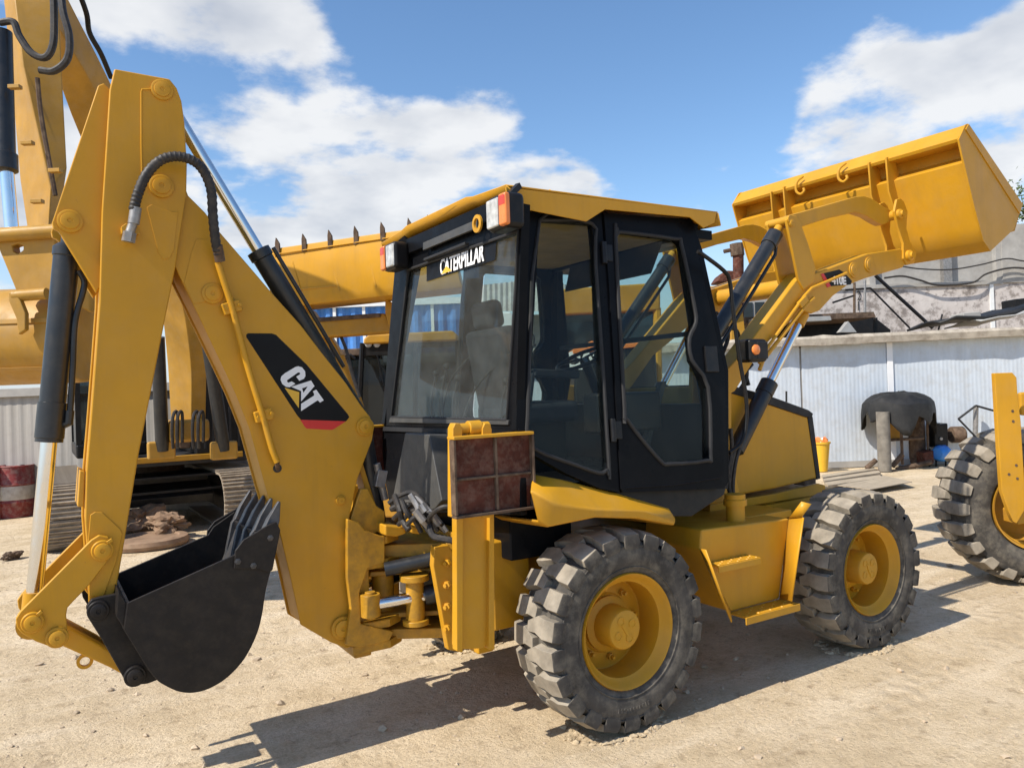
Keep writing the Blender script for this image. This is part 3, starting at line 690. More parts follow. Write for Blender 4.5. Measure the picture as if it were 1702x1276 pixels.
# ================================================================== rear frame, kingpost and stabilizers
kp = MB()
def slab(pts, y0, y1): kp.prism(trace(py_(y0), pts), (0, y1-y0, 0))
slab([(577, 862), (596, 868), (606, 880), (640, 893), (640, 935), (612, 944), (598, 985), (600, 1010), (600, 1036), (655, 1049), (648, 1064), (618, 1072), (596, 1077), (575, 1072), (583, 1010), (577, 960)], -.20, -.165)
slab([(577, 862), (596, 868), (606, 880), (640, 893), (640, 935), (612, 944), (598, 985), (600, 1036), (655, 1049), (618, 1072), (596, 1077), (575, 1072)], .165, .20)
for z, h in ((1.03, .05), (.90, .05), (.56, .05), (.44, .05)):
    x0 = PY(606, 890, -.1).x
    kp.prism([Vector((x0-.12, -.19, z)), Vector((x0+.10, -.19, z)), Vector((x0+.20, -.12, z)), Vector((x0+.20, .12, z)), Vector((x0+.10, .19, z)), Vector((x0-.12, .19, z))], (0, 0, h))
kp.cyl((x0+.14, 0, .40), (x0+.14, 0, 1.12), .065)
kp.box((x0-.05, 0, .74), (.10, .30, .66))
king = kp.build('kingpost', 'greasy_shaded', BH, bevel=.007)
KX = x0+.14; ZU_ = Vector((0, 0, 1))
def mirv_(p, s): return Vector((p.x, p.y*s, p.z))
# bracket on top of the kingpost carrying the boom cylinder foot
br = MB()
for y in (-.13, .09):
    br.prism(trace(py_(y), [(583, 862), (596, 822), (600, 812), (612, 812), (626, 840), (640, 850), (640, 872), (618, 892), (596, 885)]), (0, .04, 0))
br.box((PY(612, 855, 0).x, 0, PY(612, 868, 0).z), (.06, .19, .05)); br.build('bracket', 'greasy_shaded', king, bevel=.006)
bcy = MB().lathe([(.05, 0), (.052, .02), (.052, .55), (.03, .56)], PY(628, 872, 0), (PY(606, 730, 0)-PY(628, 872, 0)), 24).build('boom_cylinder', 'cyl_black', BH)
MB().box(PY(632, 795, -.07), (.06, .05, .10), Matrix.Rotation(.25, 3, 'Y')).cyl(PY(626, 770, -.06), PY(640, 830, -.06), .022, seg=12).build('valve_block', 'steel', bcy, bevel=.004)
MB().prism(trace(py_(-.06), [(598, 780), (603, 768), (622, 830), (640, 880), (632, 884), (612, 832)]), (0, .12, 0)).build('cylinder_guard', 'yellow', BH, bevel=.005)
# arms from the carriage to the kingpost
FX = -.70
cr = MB()
za, zb = PY(660, 908, -.1).z, PY(660, 1047, -.1).z
for z, h in ((za-.05, .075), (zb-.035, .06), (PY(690, 1012, -.2).z-.05, .03), (PY(690, 955, -.2).z, .03)):
    k_ = 1. if h > .05 else .8
    MB().prism([Vector((KX-.11, -.10*k_, z)), Vector((KX+.02, -.155*k_, z)), Vector((FX+.02, -.36*k_, z)), Vector((FX+.02, .36*k_, z)), Vector((KX+.02, .155*k_, z)), Vector((KX-.11, .10*k_, z))], (0, 0, h)).build('carriage_arm', 'greasy_shaded', BH, bevel=.008)
cr.bm.free()
for s in (1, -1):
    e0, e1, e2, e3 = [mirv_(PY(*q), s) for q in ((616, 1005, -.215), (690, 993, -.25), (706, 989, -.27), (748, 980, -.32))]
    sc_ = MB().cyl(e2, e3+(e3-e2)*2, .055).build('swing_cylinder', 'cyl_black', BH)
    MB().cyl(e0, e2, .033).build('cylinder_rod', 'chrome', sc_)
    MB().cyl(e0-ZU_*.062, e0+ZU_*.062, .055).cyl(e0-ZU_*.075, e0+ZU_*.075, .03).build('rod_eye', 'greasy_shaded', sc_, bevel=.004)
    MB().cyl(e1-ZU_*.14, e1+ZU_*.12, .052).cyl(e1+ZU_*.10, e1+ZU_*.135, .085).cyl(e1-ZU_*.15, e1-ZU_*.12, .075).build('trunnion', 'greasy_shaded', sc_, bevel=.005)
    MB().cyl(mirv_(PY(640, 946, -.2), s), mirv_(PY(735, 925, -.33), s), .040).build('swing_cylinder', 'cyl_black', BH)
MB().box((FX+.05, 0, .72), (.05, .66, .50)).build('shade_plate', 'water', BH)  # black sheet: shade and grease inside the carriage given as colour
# vertical carriage plate next to the stabilizer leg, and the wide frame plate behind it
pl_ = trace(py_(-.42), [(722, 908), (746, 905), (757, 925), (759, 1082), (745, 1080), (736, 1030), (728, 985), (720, 940)])
for y_, t_ in ((-.42, .05), (.42, -.05)): MB().prism([Vector((p.x, y_, p.z)) for p in pl_], (0, t_, 0)).build('clamp_plate', 'yellow', BH, bevel=.007)
for k in range(4):
    p = PY(745, 935+k*36, -.425); MB().lathe([(.022, 0), (.022, .018), (.012, .02), (.012, .035), (0, .036)], p, (-1, -.5, 0), 6, False).build('bolt', 'yellow', BH)
fr = MB()
fr.box((-.58, 0, .76), (.06, .96, .42)).box((-.60, 0, 1.00), (.10, .98, .10)).box((-.60, 0, .46), (.10, .98, .12))
fr.build('rear_frame', 'yellow', BH, bevel=.008)

def stabilizer(s):
    """folded stabilizer: leg upright beside the rear frame, foot pad at the top turned outwards"""
    root = MB(); y = -.80
    def F(pts): return [Vector((p.x, p.y*s, p.z)) for p in pts]
    face = trace(py_(y), [(762, 850), (812, 850), (812, 1072), (804, 1078), (770, 1080), (760, 1076)])
    leg = MB().prism(F([Vector((p.x, y+.012, p.z)) for p in face]), (0, .05*s, 0))
    fl = trace(py_(y), [(755, 852), (767, 852), (766, 1082), (756, 1080)]); leg.prism(F([Vector((p.x, y-.022, p.z)) for p in fl]), (0, .05*s, 0))
    fl = trace(py_(y), [(811, 852), (819, 852), (820, 1078), (810, 1078)]); leg.prism(F([Vector((p.x, y-.016, p.z)) for p in fl]), (0, .05*s, 0))
    lo = leg.build('stabilizer_leg', 'yellow', BH, bevel=.004)
    yp = -.95
    pd = trace(py_(yp), [(754, 729), (887, 718), (884, 847), (757, 856)])
    pad = MB().prism(F([p+Vector((0, .016, 0)) for p in pd]), (0, .014*s, 0)).build('stabilizer_pad', 'rust', lo, bevel=.002)
    c = sum(pd, Vector())/4
    xl, xr = (pd[0].x+pd[3].x)/2, (pd[1].x+pd[2].x)/2; zt, zb_ = (pd[0].z+pd[1].z)/2, (pd[2].z+pd[3].z)/2
    rimm = MB()
    rimm.box((c.x, (yp+.02)*s, zt), (xr-xl+.012, .075, .016)); rimm.build('pad_flange', 'yellow', pad, bevel=.004)
    MB().box((c.x, (yp+.01)*s, zb_), (xr-xl+.012, .05, .014)).box((xl, (yp+.01)*s, c.z), (.014, .05, zt-zb_-.018)).box((xr, (yp+.01)*s, c.z), (.014, .05, zt-zb_-.018)).build('pad_flange', 'rustdark', pad, bevel=.003)
    MB().box((c.x+.012, (yp+.012)*s, c.z), (.014, .028, zt-zb_-.02)).box((c.x, (yp+.0125)*s, c.z-.012), (xr-xl-.02, .027, .013)).build('pad_rib', 'rustdark', pad, bevel=.003)
    hinge = MB()
    for px in (757, 806):
        pts = trace(py_(yp+.04), [(px-5, 860), (px-5, 712), (px-1, 703), (px+7, 703), (px+11, 713), (px+11, 860)]); hinge.prism(F([Vector((p.x, yp+.035, p.z)) for p in pts]), (0, .06*s, 0))
    a, b = PY(760, 713, yp+.08), PY(812, 709, yp+.08); a.y *= s; b.y *= s
    hinge.cyl(a, b, .028); hinge.cyl(a+(b-a)*.32, a+(b-a)*.72, .038)
    hinge.build('pad_hinge', 'yellow', lo, bevel=.005)
    return lo
stabilizer(1); stabilizer(-1)

# black hoses tangled over the frame
rnd = random.Random(11); hs = [((646, 836, -.2), (668, 822, -.25), (690, 820, -.3), (716, 850, -.4)), ((650, 846, -.2), (680, 834, -.3), (705, 846, -.4), (722, 874, -.4)), ((655, 862, -.2), (676, 842, -.3), (694, 832, -.3), (712, 842, -.3)), ((662, 872, -.25), (684, 850, -.35), (702, 852, -.42), (728, 882, -.45)),
      ((690, 826, -.3), (706, 842, -.4), (722, 858, -.45), (742, 884, -.5)), ((700, 830, -.3), (712, 856, -.4), (726, 870, -.45), (738, 880, -.4)), ((712, 872, -.55), (716, 856, -.6), (738, 842, -.68), (764, 846, -.72)), ((712, 868, -.55), (720, 890, -.6), (742, 896, -.66), (762, 900, -.7)), ((702, 866, -.5), (712, 880, -.55), (722, 890, -.55), (738, 894, -.5)),
      ((668, 832, -.45), (676, 852, -.5), (690, 866, -.5), (700, 884, -.5)), ((682, 822, -.45), (694, 842, -.5), (700, 862, -.55), (716, 880, -.55)), ((656, 824, -.3), (664, 846, -.4), (668, 864, -.4), (680, 880, -.45)), ((676, 872, -.5), (694, 856, -.55), (714, 858, -.55), (736, 872, -.55))]
for i, pts in enumerate(hs):
    MB().tube([PY(*q) for q in pts], .017 if i % 3 else .013, 8, ridged=.14 if i % 2 else 0).build('hose', 'steel' if i in (4, 10) else 'hose', BH)
for i, (a, b, c_, d_) in enumerate(((690, 848, 704, 866), (700, 838, 708, 850), (716, 852, 730, 872))):
    MB().cyl(PY(a, b, -.55), PY(c_, d_, -.57), .022, seg=8).build('hose_fitting', 'steel', BH)
MB().prism(trace(py_(-.25), [(640, 872), (672, 876), (676, 886), (660, 892), (640, 890)]), (0, .3, 0)).prism(trace(py_(-.3), [(682, 872), (704, 878), (700, 888), (684, 886)]), (0, .2, 0)).build('frame_top', 'yellow', BH, bevel=.01)

# ================================================================== CAB
cab = MB()
cab.box((.22, 0, 1.30), (1.42, 1.62, .10))          # floor
cab.box((-.30, 0, 1.10), (.42, 1.3, .34))
cab = cab.build('cab_body', 'black_cab', BH, bevel=.01)
def SP(pts, off=0.): return [PS(a, b, off) for a, b in pts]
def RP(pts, off=0.): return [PR(a, b, off) for a, b in pts]
q_out = [(868, 345), (999, 352), (1012, 500), (1030, 818), (998, 812), (940, 786), (880, 752), (858, 714)]
q_in = [(897, 366), (984, 372), (990, 440), (1012, 768), (1008, 780), (996, 786), (955, 772), (889, 746), (877, 715), (877, 690)]
d_out = [(1004, 354), (1141, 364), (1150, 380), (1159, 416), (1186, 535), (1205, 616), (1208, 800), (1204, 812), (1036, 818), (1033, 812), (1018, 560)]
d_in = [(1023, 394), (1027, 388), (1036, 386), (1123, 397), (1132, 405), (1152, 498), (1157, 535), (1146, 562), (1150, 598), (1177, 644), (1181, 757), (1176, 765), (1114, 771), (1095, 763), (1041, 696), (1038, 680)]
def both(fn):
    for s in (1, -1): fn(s)
def mir(pts, s): return [Vector((p.x, p.y*s, p.z)) for p in pts]
def mirv(v, s): return Vector((v.x, v.y*s, v.z))
for s in (1, -1):
    nv = mirv(S_N, s)
    p = MB().holed([mir(SP(q_out), s), mir(SP(q_in), s)], -nv*.045).build('side_panel', 'black_cab', cab, smooth=0)
    pts = mir(SP(q_in, .002), s); MB().tube(pts+[pts[0], pts[1]], .011, 8, n=3).build('window_seal', 'trim', p)
    MB().prism(mir(SP(q_in, -.02), s), -nv*.006).build('quarter_window', 'glass', cab, smooth=0)
    door = MB().holed([mir(SP(d_out, .012), s), mir(SP(d_in, .012), s)], -nv*.045).build('cab_door', 'black_cab', BH, smooth=0)
    pts = mir(SP(d_in, .015), s); MB().tube(pts+[pts[0], pts[1]], .012, 8, n=3).build('window_seal', 'trim', door)
    MB().prism(mir(SP(d_in, -.012), s), -nv*.006).build('door_window', 'glass', door, smooth=0)
    for a, b in ((1004, 420), (1019, 715)):
        c_ = mirv(PS(a, b, .012), s); ax = mirv(PS(a+1.2, b+20, .012), s)-c_; ax.normalize()
        MB().cyl(c_-ax*.065, c_+ax*.065, .017, seg=14).bar(c_-ax*.05+Vector((.035, 0, 0)), c_+ax*.05+Vector((.035, 0, 0)), .05, .014, nv).build('hinge', 'black', door, bevel=.003)
    MB().prism(mir(SP([(1172, 575), (1192, 575), (1196, 618), (1176, 618)], .026), s), -nv*.02).build('door_handle', 'black', door, bevel=.004)
    # groove along the foot of the door
    MB().tube(mir(SP([(1040, 811), (1120, 806), (1196, 794)], .014), s), .005, 6, smooth=False).build('door_crease', 'black_cab', door)
    # rear corner post and skirting
    MB().prism(mir(SP([(1000, 810), (1208, 806), (1204, 822), (1150, 858), (1112, 858), (1040, 832)], -.05), s), -nv*.12).build('sill', 'black', cab, bevel=.006)
    # front corner post, from the side plane inwards
    MB().prism(mir(SP([(1141, 364), (1150, 362), (1168, 416), (1194, 535), (1211, 616), (1212, 800), (1204, 812), (1205, 616), (1186, 535), (1159, 416)], 0), s), -nv*.07).build('front_post', 'black_cab', cab, bevel=.004)
# rear wall: header, window, lower panel
rw_out = [(660, 402), (868, 338), (864, 460), (857, 712), (634, 707)]
rw_in = [(679, 448), (862, 384), (857, 480), (843, 698), (651, 693)]
rear = MB().holed([RP(rw_out), RP(rw_in)], -R_N*.05).build('rear_frame', 'black_cab', cab, smooth=0)
MB().prism(RP(rw_in, -.012), -R_N*.006).build('rear_window', 'glass_dust_haze', cab, smooth=0)
tubep = RP(rw_in, .004); MB().tube(tubep+[tubep[0]], .010, 8, smooth=False).build('window_seal', 'trim', rear)
MB().prism(RP([(648, 694), (845, 698), (844, 706), (646, 702)], .012), -R_N*.02).build('window_sill', 'grey_plastic', rear, bevel=.003)
MB().prism(RP([(632, 707), (862, 712), (866, 856), (650, 850), (640, 800)], -.002), -R_N*.04).build('rear_panel', 'black_cab', cab, bevel=.004)
MB().prism(RP([(637, 709), (752, 713), (752, 720), (636, 716)], .012), -R_N*.012).build('panel_seam', 'trim', cab)
# bent strip light and wiper on the header
MB().bar(PR(707, 432, .03), PR(776, 405, .03), .018, .03, R_N).build('rear_wiper_arm', 'trim', rear, bevel=.004)
MB().bar(PR(705, 410, .03), PR(795, 372, .035), .05, .02, R_N).build('blind_box', 'grey_plastic', rear, bevel=.004)
# name band inside the rear glass
MB().prism(RP([(709, 430), (826, 390), (823, 432), (709, 468)], -.005), -R_N*.0015).build('name_band', 'decal_black', cab, smooth=0)
a_, b_ = PR(727, 452, .0), PR(804, 424, 0)
xd = Vector((0, -1, 0)); yd = Vector((.055, 0, 1))
ctr = PR(766, 434, .001)
lettering('lettering', 'CATERPILLAR', .098, ctr, xd, yd, 'white', cab, .0035, .66)
MB().prism(RP([(733, 456), (742, 442), (751, 450)], .0025), R_N*.001).build('logo_wedge', 'decal_yellow', cab, smooth=0)
# console cover below the window
cv = [(673, 719), (713, 722), (734, 832), (722, 846), (706, 850), (690, 830), (676, 832), (664, 842), (652, 828)]
MB().prism(RP(cv, .16), -R_N*.16).build('console_cover', 'grey_plastic', BH, bevel=.008)
MB().prism(RP([(716, 722), (748, 726), (756, 850), (740, 846)], .03), -R_N*.03).build('side_cover', 'black', BH, bevel=.005)

# roof: flat lid with a deep notched visor on the sides and a thin one behind
RX0, RX1, RZ, RY = -.59, .985, 2.955, .86
vis = trace(py_(-RY), [(841, 311), (1191, 353), (1188, 370), (1170, 379), (1147, 361), (1006, 348), (975, 368), (845, 342)])
for s in (1, -1):
    MB().prism([Vector((p.x, -RY*s, p.z)) for p in vis], (0, .010*s, 0)).build('roof_visor', 'yellow', BH, bevel=.002)
rf = MB()
yb = [-RY, -.5, -.42, .42, .5, RY]; zb2 = [RZ, RZ+.02, RZ+.035, RZ+.035, RZ+.02, RZ]
rf.loft([[(x, y, z+.0) for y, z in zip(yb, zb2)] for x in (RX0, RX0+.1, .5, RX1)])
rf.loft([[(RX0-.001, y, z) for y, z in zip(yb, zb2)], [(RX0+.085, y, z-.06) for y, z in zip(yb, zb2)]])
rf.loft([[(RX1+.001, y, z) for y, z in zip(yb, zb2)], [(RX1+.02, y, z-.08) for y, z in zip(yb, zb2)]])
roof = rf.build('roof', 'yellow', BH, smooth=.3)
sol = roof.modifiers.new('sheet', 'SOLIDIFY'); sol.thickness = .008
MB().prism([Vector((x, y, RZ+.018)) for x, y in ((-.42, -.62), (.28, -.62), (.34, -.56), (.34, .56), (.28, .62), (-.42, .62), (-.48, .56), (-.48, -.56))], (0, 0, .05)).build('roof_hatch', 'yellow', roof, bevel=.02)
MB().lathe([(.02, -.004), (.026, 0), (.02, .004), (.014, 0), (.02, -.004)], (-.2, -.70, RZ+.035), (1, 0, 0), 14, False).build('roof_eye', 'yellow', roof)
MB().box((.2, 0, 2.845), (1.36, 1.42, .04)).build('headliner', 'liner', cab)
MB().prism([Vector((RX1-.19, y, z)) for y, z in ((-.78, 2.86), (.78, 2.86), (.78, 2.80), (-.78, 2.80))], (.22, 0, 0)).build('front_header', 'black_cab', cab, bevel=.004)
MB().box((-.52, 0, 2.87), (.10, 1.5, .10)).build('rear_header', 'black_cab', cab, bevel=.004)
for y in (-.74, .74): MB().box((.2, y, 2.86), (1.4, .06, .07)).build('roof_rail', 'black_cab', cab, bevel=.004)
# front frame of the cab seen through the glass
for s in (1, -1): MB().bar((.83, -.70*s, 2.84), (.90, -.86*s, 1.35), .08, .06, (1, 0, 0)).build('front_frame_post', 'black_cab', cab)
MB().bar((.86, -.8, 2.2), (.86, .8, 2.2), .03, .03).build('front_rail', 'trim', cab)
MB().bar((.88, -.8, 1.55), (.88, .8, 1.55), .10, .4).build('front_dash', 'black_cab', cab)
MB().bar((.86, .25, 2.84), (.86, .25, 1.5), .05, .04, (1, 0, 0)).build('windscreen_bar', 'trim', cab)
MB().prism([(.87, -.68, 2.79), (.87, .68, 2.79), (.93, .80, 1.75), (.93, -.80, 1.75)], (.006, 0, 0)).build('windscreen', 'glass', cab, smooth=0)
# sun visors
for y0, y1 in ((-.60, -.12), (-.02, .40)):
    MB().prism([(.74, y0, 2.80), (.74, y1, 2.80), (.66, y1-.03, 2.60), (.66, y0+.03, 2.60)], (.012, 0, -.004)).build('sun_visor', 'black', cab, bevel=.004)
# interior
st = MB()
st.box((.02, -.05, 1.73), (.50, .50, .14)); st.box((-.20, -.05, 2.0), (.14, .48, .56), Matrix.Rotation(-.18, 3, 'Y')); st.box((-.26, -.05, 2.36), (.11, .27, .18), Matrix.Rotation(-.18, 3, 'Y'))
seat = st.build('seat', 'seat', BH, bevel=.045, seg=4)
MB().box((.02, -.05, 1.5), (.36, .36, .34)).build('seat_base', 'black', seat, bevel=.01)
for s in (-1, 1): MB().bar((-.12, -.05+.29*s, 1.98), (.22, -.05+.29*s, 1.96), .06, .05).bar((-.12, -.05+.29*s, 1.98), (-.16, -.05+.29*s, 1.75), .03, .03).build('armrest', 'seat', seat, bevel=.012)
sw = MB()
sc0 = Vector((.52, -.02, 2.08)); sax = Vector((-.45, 0, 1)).normalized(); u1 = Vector((0, 1, 0)); u2 = sax.cross(u1)
ring = [sc0+(u1*math.cos(i*math.pi/16)+u2*math.sin(i*math.pi/16))*.20 for i in range(33)]
sw.tube(ring, .014, 8, smooth=False)
for k in range(3): sw.bar(sc0, sc0+(u1*math.cos(k*2.09+.5)+u2*math.sin(k*2.09+.5))*.2, .025, .012)
sw.cyl(sc0-sax*.5, sc0, .035); sw.build('steering_wheel', 'black', BH)
for i, (x, y, h) in enumerate(((-.42, .28, .42), (-.40, .36, .34), (-.42, .44, .38), (-.40, .16, .34), (-.38, -.42, .30))):
    lv = MB().tube([(x, y, 1.62), (x-.01, y+.02, 1.62+h*.5), (x+.05, y+.05, 1.62+h)], .009, 6); lv.blob((x+.05, y+.05, 1.63+h), .025, 2, rough=0); lv.build('control_lever', 'trim', cab)
MB().box((-.40, .30, 1.56), (.22, .5, .16)).box((.35, -.62, 1.72), (.5, .16, .24)).build('control_console', 'black', cab, bevel=.02)
for pts in ([(-.30, -.5, 1.64), (-.24, -.5, 2.05), (-.16, -.42, 2.2), (-.15, -.2, 2.22)], [(-.36, .5, 1.6), (-.3, .42, 1.95), (-.2, .2, 2.15), (-.16, 0, 2.2)], [(-.36, .2, 1.62), (-.30, .06, 1.9), (-.25, -.3, 2.1), (-.2, -.5, 2.14)]):
    MB().tube(pts, .008, 6).build('cable', 'hose', cab)
MB().prism([(.52, -.56, 1.36), (.56, -.56, 1.36), (.78, -.56, 1.9), (.74, -.56, 1.9)], (0, .04, 0)).build('pedal_strut', 'grey_plastic', cab)

# lamps at the rear corners of the roof
def work_light(nm, c, s):
    c = Vector(c); o = MB().box(c, (.12, .205, .185)).build(nm, 'black', BH, bevel=.03, seg=3)
    MB().box(c+Vector((-.056, .035*s, 0)), (.02, .12, .15)).build('lens', 'lens', o, bevel=.012)
    MB().box(c+Vector((-.055, -.075*s, 0)), (.035, .07, .165)).build('side_lens', 'orange', o, bevel=.012)
    MB().box(c+Vector((-.058, -.075*s, .045)), (.032, .066, .062)).build('reflector', 'red', o, bevel=.01)
    MB().bar(c+Vector((.03, 0, .10)), c+Vector((.10, .02*s, .16)), .03, .03).build('lamp_bracket', 'black', o)
    return o
c1 = PX(833, 352, -.66); c2 = PX(646, 428, -.66)
work_light('work_light', (-.62, c1.y+.02, c1.z), 1); work_light('work_light', (-.62, c2.y-.03, c2.z), -1)
pl2 = PX(795, 372, -.6); MB().lathe([(.05, 0), (.05, .012), (.03, .014), (.028, .0)], pl2, (-1, 0, 0), 20, False).build('lamp_mount', 'yellow', roof)

# ================================================================== fenders, step, hood
def fender(s):
    inn = [PY(886, 788, -.90), PY(935, 797, -.92), PY(1019, 818, -.93), PY(1113, 845, -.95), PY(1122, 860, -.98)]
    cre = [PY(884, 816, -1.05), PY(922, 838, -1.05), PY(990, 846, -1.06), PY(1070, 848, -1.05), PY(1122, 866, -1.04)]
    bot = [PY(896, 868, -1.04), PY(912, 876, -1.04), PY(990, 860, -1.055), PY(1060, 862, -1.045), PY(1120, 873, -1.035)]
    ib = [Vector((p.x+.02, -.56, p.z-.03)) for p in bot]
    top = [Vector((p.x, -.56, p.z+.01)) for p in inn]
    f = MB().loft([mir(r, s) for r in (top, inn, cre, bot, ib)])
    bmesh.ops.recalc_face_normals(f.bm, faces=f.bm.faces[:])
    o = f.build('fender', 'yellow', BH, bevel=.012, smooth=.5, seg=3)
    md = o.modifiers.new('sheet', 'SOLIDIFY'); md.thickness = .012; md.offset = -1
    return o
fender(1); fender(-1)
def step_box(s):
    y = -.93
    F = lambda pts: [Vector((p.x, p.y*s, p.z)) for p in pts]
    tank = [PY(1127, 869, y), PY(1166, 879, y), PY(1311, 860, y), PY(1297, 996, y), PY(1213, 1016, y), PY(1163, 912, y)]
    o = MB().prism(F(trace(py_(y), [(1166, 880), (1312, 861), (1296, 995), (1214, 1017), (1163, 914)])), (0, .5*s, 0)).build('step_box', 'yellow', BH, bevel=.014, seg=3)
    z0 = PY(1213, 1016, y).z; ye = PZ(1216, 1034, z0-.012).y
    # bright front flange, folded out
    a = [PY(1311, 861, y), PY(1332, 833, ye+.02), PY(1349, 837, ye), PY(1335, 860, ye), PY(1315, 999, ye), PY(1295, 995, y)]
    fl = MB().loft([F([a[0], a[5]]), F([PY(1333, 859, ye+.02), PY(1313, 998, ye+.01)]), F([a[3], a[4]])]); fl.loft([F([a[0], a[1]]), F([PY(1333, 859, ye+.02), a[2]])])
    f1 = fl.build('step_flange', 'yellow', o); sd_ = f1.modifiers.new('sheet', 'SOLIDIFY'); sd_.thickness = .008
    b = MB().loft([F([PY(1162, 912, y), PY(1213, 1016, y)]), F([PY(1172, 914, ye), PY(1215, 1034, ye)])]); f2 = b.build('step_flange', 'yellow', o); sd_ = f2.modifiers.new('sheet', 'SOLIDIFY'); sd_.thickness = .008
    z0 = PY(1213, 1016, y).z; x0, x1 = PY(1213, 1016, y).x, PY(1297, 996, y).x
    def tread(x0, x1, y0, y1, z, nm):
        nx, ny = 9, 4; t = MB().box(((x0+x1)/2, (y0+y1)/2*s, z), (x1-x0, abs(y1-y0), .010))
        for i in range(nx):
            for j in range(ny):
                if (i+j) % 2: continue
                t.lathe([(.011, 0), (.008, .004), (0, .006)], Vector((x0+(i+.5)*(x1-x0)/nx, (y0+(j+.5)*(y1-y0)/ny)*s, z+.005)), (0, 0, 1), 8, False)
        return t.build(nm, 'yellow', o)
    tread(x0+.0, x1+.02, ye+.005, y+.012, z0-.012, 'tread_plate')
    MB().box(((x0+x1)/2+.01, (ye)*s, z0-.030), (x1-x0+.03, .010, .045)).build('step_lip', 'yellow', o, bevel=.003)
    zs = PY(1215, 928, y).z; xs0, xs1 = PY(1185, 932, y-.06).x, PY(1255, 925, y-.06).x
    tread(xs0, xs1, y-.10, y-.002, zs, 'step_tread')
    MB().box(((xs0+xs1)/2, (y-.102)*s, zs-.018), (xs1-xs0, .008, .04)).build('step_lip', 'yellow', o, bevel=.003)
    return o
sb = step_box(1); step_box(-1)
fp = PY(1223, 868, -.80)
ft = MB().lathe([(.060, -.03), (.060, .11), (.074, .112), (.074, .15), (.066, .155), (.066, .185), (0, .187)], fp, (0, 0, 1), 32, False).build('filler_neck', 'yellow', BH)
# platform between cab and hood
MB().box((1.3, 0, .955), (.85, 1.50, .05)).build('deck', 'yellow', BH, bevel=.006)
HY = -.45
hd = trace(py_(HY), [(1180, 640), (1222, 650), (1275, 668), (1344, 692), (1352, 745), (1361, 795), (1290, 812), (1222, 824), (1180, 828)])
hood = MB().prism(hd, (0, -HY*2, 0)).build('hood', 'yellow', BH, bevel=.02, seg=3)
tr = trace(py_(HY-.012), [(1190, 638), (1222, 642), (1275, 656), (1344, 681), (1352, 687), (1350, 694), (1340, 693), (1275, 671), (1222, 655), (1190, 648)])
MB().prism(tr, (0, -HY*2+.024, 0)).build('hood_rim', 'trim', hood, bevel=.006)
MB().prism(trace(py_(HY-.006), [(1343, 694), (1351, 692), (1364, 795), (1358, 797)]), (0, -HY*2+.012, 0)).build('grille_edge', 'trim', hood, bevel=.003)
MB().prism(trace(py_(HY+.03), [(1180, 838), (1290, 820), (1360, 803), (1372, 806), (1372, 822), (1290, 838), (1180, 856)]), (0, .84, 0)).build('hood_base', 'yellow', BH, bevel=.006)
MB().prism(trace(py_(HY-.01), [(1338, 800), (1356, 795), (1356, 803), (1338, 807)]), (0, .1, 0)).build('hood_catch', 'rustdark', hood)
MB().tube([PY(1307, 668, -.3), PY(1307, 650, -.3)], .008, 6).build('hood_pin', 'trim', hood)

# ================================================================== LOADER ARMS AND BUCKET
YA = -.64
armx = [(1196, 628), (1233, 587), (1323, 466), (1338, 450), (1350, 456), (1443, 421), (1497, 413), (1508, 420), (1508, 437), (1500, 445), (1440, 462), (1409, 474), (1385, 492), (1363, 516), (1350, 521), (1334, 516), (1268, 577), (1222, 650), (1205, 660)]
ap = trace(py_(YA), armx)
bel = trace(py_(YA), [(1305, 366), (1311, 359), (1322, 359), (1329, 372), (1341, 405), (1354, 447), (1350, 470), (1334, 482), (1325, 465)])
tl = trace(py_(YA+.03), [(1310, 362), (1318, 356), (1340, 350), (1382, 338), (1425, 326), (1440, 325), (1452, 329), (1472, 343), (1487, 350), (1488, 360), (1478, 370), (1470, 373), (1458, 367), (1444, 358), (1425, 352), (1380, 362), (1330, 378), (1316, 376)])
bk = trace(py_(YA-.0), [(1484, 352), (1488, 332), (1494, 330), (1500, 336), (1506, 352), (1504, 380), (1510, 402), (1521, 420), (1517, 438), (1505, 441), (1499, 430), (1499, 405), (1490, 378)])
